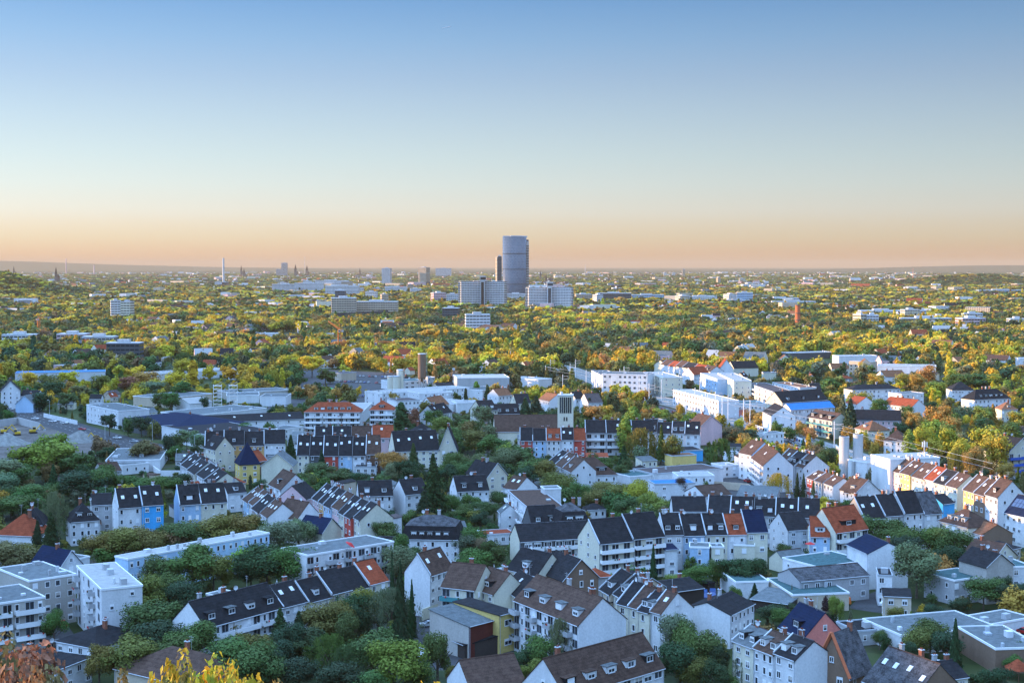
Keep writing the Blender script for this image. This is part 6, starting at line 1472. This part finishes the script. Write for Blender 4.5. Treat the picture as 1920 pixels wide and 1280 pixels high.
# choose which fill trees stay individual: the largest in the picture, up to 300 with the hand-placed ones
auto = [t for t in TREES if t.get('auto')]; hand = [t for t in TREES if not t.get('auto')]
def vis(t):
    px, py = pr(t['x'], t['y'], t['z0']+t['ht']*.5); return -30 < px < 1950 and py < 1310
def size(t): return t['wd']*t['ht']/t['y']**2
hand.sort(key=size, reverse=True)
spare = [t for t in hand if not vis(t)]; hand = [t for t in hand if vis(t)]
print('hand', len(hand), 'auto', len(auto))
if len(hand) > 300: spare += hand[300:]; hand = hand[:300]
auto = [t for t in auto]; auto.sort(key=lambda t: -size(t) if vis(t) else 0)
need = max(0, 300-len(hand)); IND = hand + auto[:need]; REST = spare + auto[need:]
for t in REST: mass(t['x'], t['y'], t['z0'], t['ht'], t['wd'], t['kind'], t['col'])
# labels for individual trees: what they look like and the nearest thing one can find
anchors = [(b['name'], (b['bb'][0]+b['bb'][2])/2, (b['bb'][1]+b['bb'][3])/2) for b in BLD]
_seen = {}
for a in anchors: _seen[a[0]] = _seen.get(a[0], 0)+1
anchors = [a for a in anchors if _seen[a[0]] == 1 and len(a[0].split()) <= 4]
rows_ = {}
groups = {}
for t in IND:
    t['px'], t['py'] = pr(t['x'], t['y'], t['z0']+t['ht']*.6)
    cands = sorted(anchors, key=lambda a: (a[1]-t['px'])**2+((a[2]-t['py'])*1.3)**2)[:1]
    a = cands[0]; dx, dy = t['px']-a[1], t['py']-a[2]
    rel = ('left of' if dx < 0 else 'right of') if abs(dx) > abs(dy)*1.2 else ('below' if dy > 0 else 'above')
    groups.setdefault((TCN[t['col']], KN[t['kind']][1], rel, a[0]), []).append((dx*dx+dy*dy, t))
for k, v in groups.items():
    v.sort(key=lambda q: q[0])
    for i, (q, t) in enumerate(v):
        t['label'] = f'{k[0]} {k[1]} {k[2]} the {k[3]}' + ('' if len(v) == 1 else (', nearest to it' if i == 0 else f', {ORD[i]} nearest'))
gname = {'broadleaf_tree': 'broadleaf trees between the houses', 'conifer_tree': 'conifers between the houses', 'poplar_tree': 'poplars rising among the houses', 'weeping_tree': 'weeping trees between the houses'}
for t in IND:
    nm = KN[t['kind']][0]; k = t['kind']; r = thing(nm, (t['x'], t['y'], t['z0']), t['rz'], t['label'], 'tree', gname[nm])
    lib = HI if t['d'] < 620 else MI
    me = lib[k][t['v'] % len(lib[k])]
    if t['d'] < 260 and k in VH: me = VH[k][t['v'] % 2]
    s = t['wd']/(2*KR[k])
    c = D_.objects.new('crown', me); C.objects.link(c); c.parent = r; c.location = (0, 0, t['ht']-t['hc']); c.scale = (s*t['j'][0]**.5, s/t['j'][0]**.5, t['hc'])
    cc = TC[t['col']]; j = t['j']; c.color = (cc[0]*j[0], cc[1]*j[1], cc[2]*j[2], 1)
    q = D_.objects.new('trunk', TR[k][t['v'] % 2]); C.objects.link(q); q.parent = r; q.location = (0, 0, t['ht']-t['hc']); q.scale = (t['ht'], t['ht'], t['hc'])
print('individual trees', len(IND), 'mass', len(MASS))
sg = {}
for t in SITES:
    px, py = pr(t[1], t[2], 1); a = min(anchors, key=lambda a: (a[1]-px)**2+((a[2]-py)*1.3)**2); dx, dy = px-a[1], py-a[2]
    rel = ('left of' if dx < 0 else 'right of') if abs(dx) > abs(dy)*1.2 else ('below' if dy > 0 else 'above')
    col = rs.choice(['white', 'silver', 'black', 'grey', 'blue', 'red', 'silver']) if t[0] == 'car' else rs.choice(['grey', 'dark', 'brown'])
    sg.setdefault((col, t[0], rel, a[0]), []).append((dx*dx+dy*dy, t))
for k, v in sg.items():
    v.sort(key=lambda q: q[0])
    for i, (q, t) in enumerate(v[:18]):
        tail = '' if len(v) == 1 else (', nearest to it' if i == 0 else f', {ORD[i]} nearest')
        if t[0] == 'car':
            px, py = pr(t[1], t[2], 0); car(px, py, math.degrees(t[3]), k[0], f'{k[0]} car parked in the street {k[2]} the {k[3]}'+tail, group='cars parked along the streets')
        else:
            r = thing('garden_shed', (t[1], t[2], 0), rs.uniform(-.8, .8), f'small shed with {k[0]} flat roof {k[2]} the {k[3]}'+tail, 'shed', 'small sheds in back gardens'); wx, wy = rs.uniform(1.3, 3), rs.uniform(1.2, 2.2)
            b = MB(); b.box(-wx, wx, -wy, wy, 0, 2.3, rs.choice([W['w'], W['t'], W['D'], W['s']])); b.obj('wall', r); b = MB(); b.box(-wx-.2, wx+.2, -wy-.2, wy+.2, 2.31, 2.48, T[{'grey': 'g', 'dark': 'd', 'brown': 'b'}[k[0]]]); b.obj('roof', r)
            b = MB(); b.box(-.45, .45, -wy-.05, -wy+.02, 0, 2, W['n']); b.obj('door', r)
# the rest as one mass: instances of small tree meshes on points
KI = ['round', 'wide', 'cone', 'poplar', 'weep']
def gnmass(name, items, lods, label):
    me = D_.meshes.new(name); me.from_pydata([(a[0], a[1], a[2]) for a in items], [], [])
    at = me.attributes.new('scl', 'FLOAT_VECTOR', 'POINT'); ar = me.attributes.new('rz', 'FLOAT', 'POINT'); ai = me.attributes.new('idx', 'INT', 'POINT'); ac = me.attributes.new('tcol', 'FLOAT_COLOR', 'POINT')
    at, ar, ai, ac = [me.attributes[q] for q in ('scl', 'rz', 'idx', 'tcol')]
    for i, a in enumerate(items):
        k = a[5]; s = a[4]/(2*KR[k]); at.data[i].vector = (s, s, a[3]); ar.data[i].value = rg.uniform(0, 6.28); ai.data[i].value = KI.index(k)*2+rg.randrange(2)
        c = TC[a[6]]; j = [rg.uniform(.8, 1.2) for _ in range(3)]; ac.data[i].color = (c[0]*j[0], c[1]*j[1], c[2]*j[2], 1)
    o = D_.objects.new(name, me); C.objects.link(o)
    ng = D_.node_groups.new(name, 'GeometryNodeTree'); ng.interface.new_socket('Geometry', in_out='INPUT', socket_type='NodeSocketGeometry'); ng.interface.new_socket('Geometry', in_out='OUTPUT', socket_type='NodeSocketGeometry')
    n = ng.nodes; l = ng.links; gi = n.new('NodeGroupInput'); go = n.new('NodeGroupOutput')
    ip = n.new('GeometryNodeInstanceOnPoints'); mp = n.new('GeometryNodeMeshToPoints'); l.new(gi.outputs[0], mp.inputs[0]); l.new(mp.outputs[0], ip.inputs['Points'])
    jg = n.new('GeometryNodeGeometryToInstance')
    for m in reversed(lods):
        oo = D_.objects.new('tree_form', m); inf = n.new('GeometryNodeObjectInfo'); inf.inputs['Object'].default_value = oo; inf.inputs['As Instance'].default_value = False
        l.new(inf.outputs['Geometry'], jg.inputs[0]) if False else None
        g2 = n.new('GeometryNodeGeometryToInstance'); l.new(inf.outputs['Geometry'], g2.inputs[0]); oo['tmp'] = 1; lods_nodes.append(g2)
    jn = n.new('GeometryNodeJoinGeometry')
    for g2 in lods_nodes: l.new(g2.outputs[0], jn.inputs[0])
    lods_nodes.clear(); n.remove(jg)
    l.new(jn.outputs[0], ip.inputs['Instance']); ip.inputs['Pick Instance'].default_value = True
    def na(nm, ty):
        x = n.new('GeometryNodeInputNamedAttribute'); x.data_type = ty; x.inputs[0].default_value = nm; return x.outputs[0]
    l.new(na('idx', 'INT'), ip.inputs['Instance Index']); l.new(na('scl', 'FLOAT_VECTOR'), ip.inputs['Scale'])
    cx = n.new('ShaderNodeCombineXYZ'); l.new(na('rz', 'FLOAT'), cx.inputs[2]); l.new(cx.outputs[0], ip.inputs['Rotation'])
    l.new(ip.outputs[0], go.inputs[0])
    md = o.modifiers.new('scatter', 'NODES'); md.node_group = ng
    o['kind'] = 'stuff'; tag(o, label, 'trees'); return o
lods_nodes = []
def lod(n1, n2, s, seed): return [crown_mesh('tree_form', k, KR[k], n1 if k in ('round', 'wide', 'weep') else n2, s, seed+i, LI, (.25, .035)) for k in KI for i in range(2)]
near = [a for a in MASS if a[1] < 900]; mid = [a for a in MASS if 900 <= a[1] < 2400]; far = [a for a in MASS if a[1] >= 2400]
for nm, it, ld, lb in (('garden_greenery', near, lod(1500, 900, .06, 60), 'small trees and shrubs filling gardens between the near houses'), ('middle_woodland', mid, lod(520, 360, .105, 80), 'autumn trees massed through the middle of the town'), ('distant_woodland', far, lod(150, 110, .2, 90), 'mass of distant trees covering the plain towards the horizon')):
    gnmass(nm, it, ld, lb)
# distant houses: tiny roofs and walls scattered through the woods, one mass
b = MB(); rg = random.Random(77); wl = [W['w'], W['w'], W['c'], W['t'], W['p']]; rl = [T['b'], T['d'], T['t'], T['r'], T['w'], T['g']]
cnt = 0
for _ in range(9000):
    Y = 1150*math.exp(rg.random()*2.75); X = rg.uniform(-.38, .38)*Y; dn = noise.noise(Vector((X*.004, Y*.004, 7)))
    if Y > 1700 and dn > -.18 and rg.random() < .8: continue
    if Y < 2600 and rg.random() < (.9 if Y < 1700 else .6): continue
    if X < -900 and ridge_h(X, Y) > 4: continue
    if clash(X, Y, 9) or (Y < 2900 and hides(X, Y, 10, 14)): continue
    s = 1 if Y < 5000 else 1.6; L2, D2, h_ = rg.uniform(5, 11)*s, rg.uniform(4.5, 7)*s, rg.uniform(6, 12); a = rg.choice([.1, .7, -.5, 1.3])+rg.uniform(-.2, .2); c_, s_ = cos(a), sin(a)
    if Y > 2400 and rg.random() < .12: L2 *= 2.6; D2 *= 1.6; h_ = rg.uniform(10, 22)
    wm, rm = rg.choice(wl), rg.choice(rl); rh = 0 if h_ > 12 or rg.random() < .2 else D2*.8
    p = lambda x, y, z: (X+x*c_-y*s_, Y+x*s_+y*c_, z)
    pts = [p(-L2, -D2, 0), p(L2, -D2, 0), p(L2, D2, 0), p(-L2, D2, 0), p(-L2, -D2, h_), p(L2, -D2, h_), p(L2, D2, h_), p(-L2, D2, h_), p(-L2, 0, h_+rh), p(L2, 0, h_+rh)]
    if rh: b.solid(pts, [(0, 1, 5, 4), (2, 3, 7, 6), (1, 2, 6, 9, 5), (3, 0, 4, 8, 7)], wm); b.solid(pts, [(4, 5, 9, 8), (6, 7, 8, 9)], rm)
    else: b.solid(pts[:8], [(0, 1, 5, 4), (2, 3, 7, 6), (1, 2, 6, 5), (3, 0, 4, 7)], wm); b.solid(pts[:8], [(4, 5, 6, 7)], rm if rm in (T['w'], T['g']) else T['w'])
    if Y < 2600:
        nn = max(2, int(L2*2/3.4)); fl = max(1, int(h_/3))
        for f in range(fl):
            for i in range(nn):
                x = -L2+2*L2*(i+.5)/nn; z = f*3+1.1; b.solid([p(x-.6, -D2-.06, z), p(x+.6, -D2-.06, z), p(x+.6, -D2-.06, z+1.4), p(x-.6, -D2-.06, z+1.4)], [(0, 1, 2, 3)], M['glass'])
    cnt += 1
o = b.obj('distant_houses'); o['kind'] = 'stuff'; tag(o, 'countless small distant houses scattered through the woods and plain', 'houses'); print('distant houses', cnt)
# ---------------- haze ----------------
hm = D_.materials.new('haze'); hm.use_nodes = True; nn = hm.node_tree.nodes; nn.clear(); pv = nn.new('ShaderNodeVolumePrincipled'); mo = nn.new('ShaderNodeOutputMaterial')
pv.inputs['Color'].default_value = (.51, .42, .30, 1); pv.inputs['Density'].default_value = HAZE; pv.inputs['Anisotropy'].default_value = .0
hm.node_tree.links.new(pv.outputs[0], mo.inputs['Volume'])
if HAZE:
    b = MB(); b.box(-46000, 46000, -2600, 61000, -8, 260, hm); o = b.obj('haze'); o['kind'] = 'stuff'
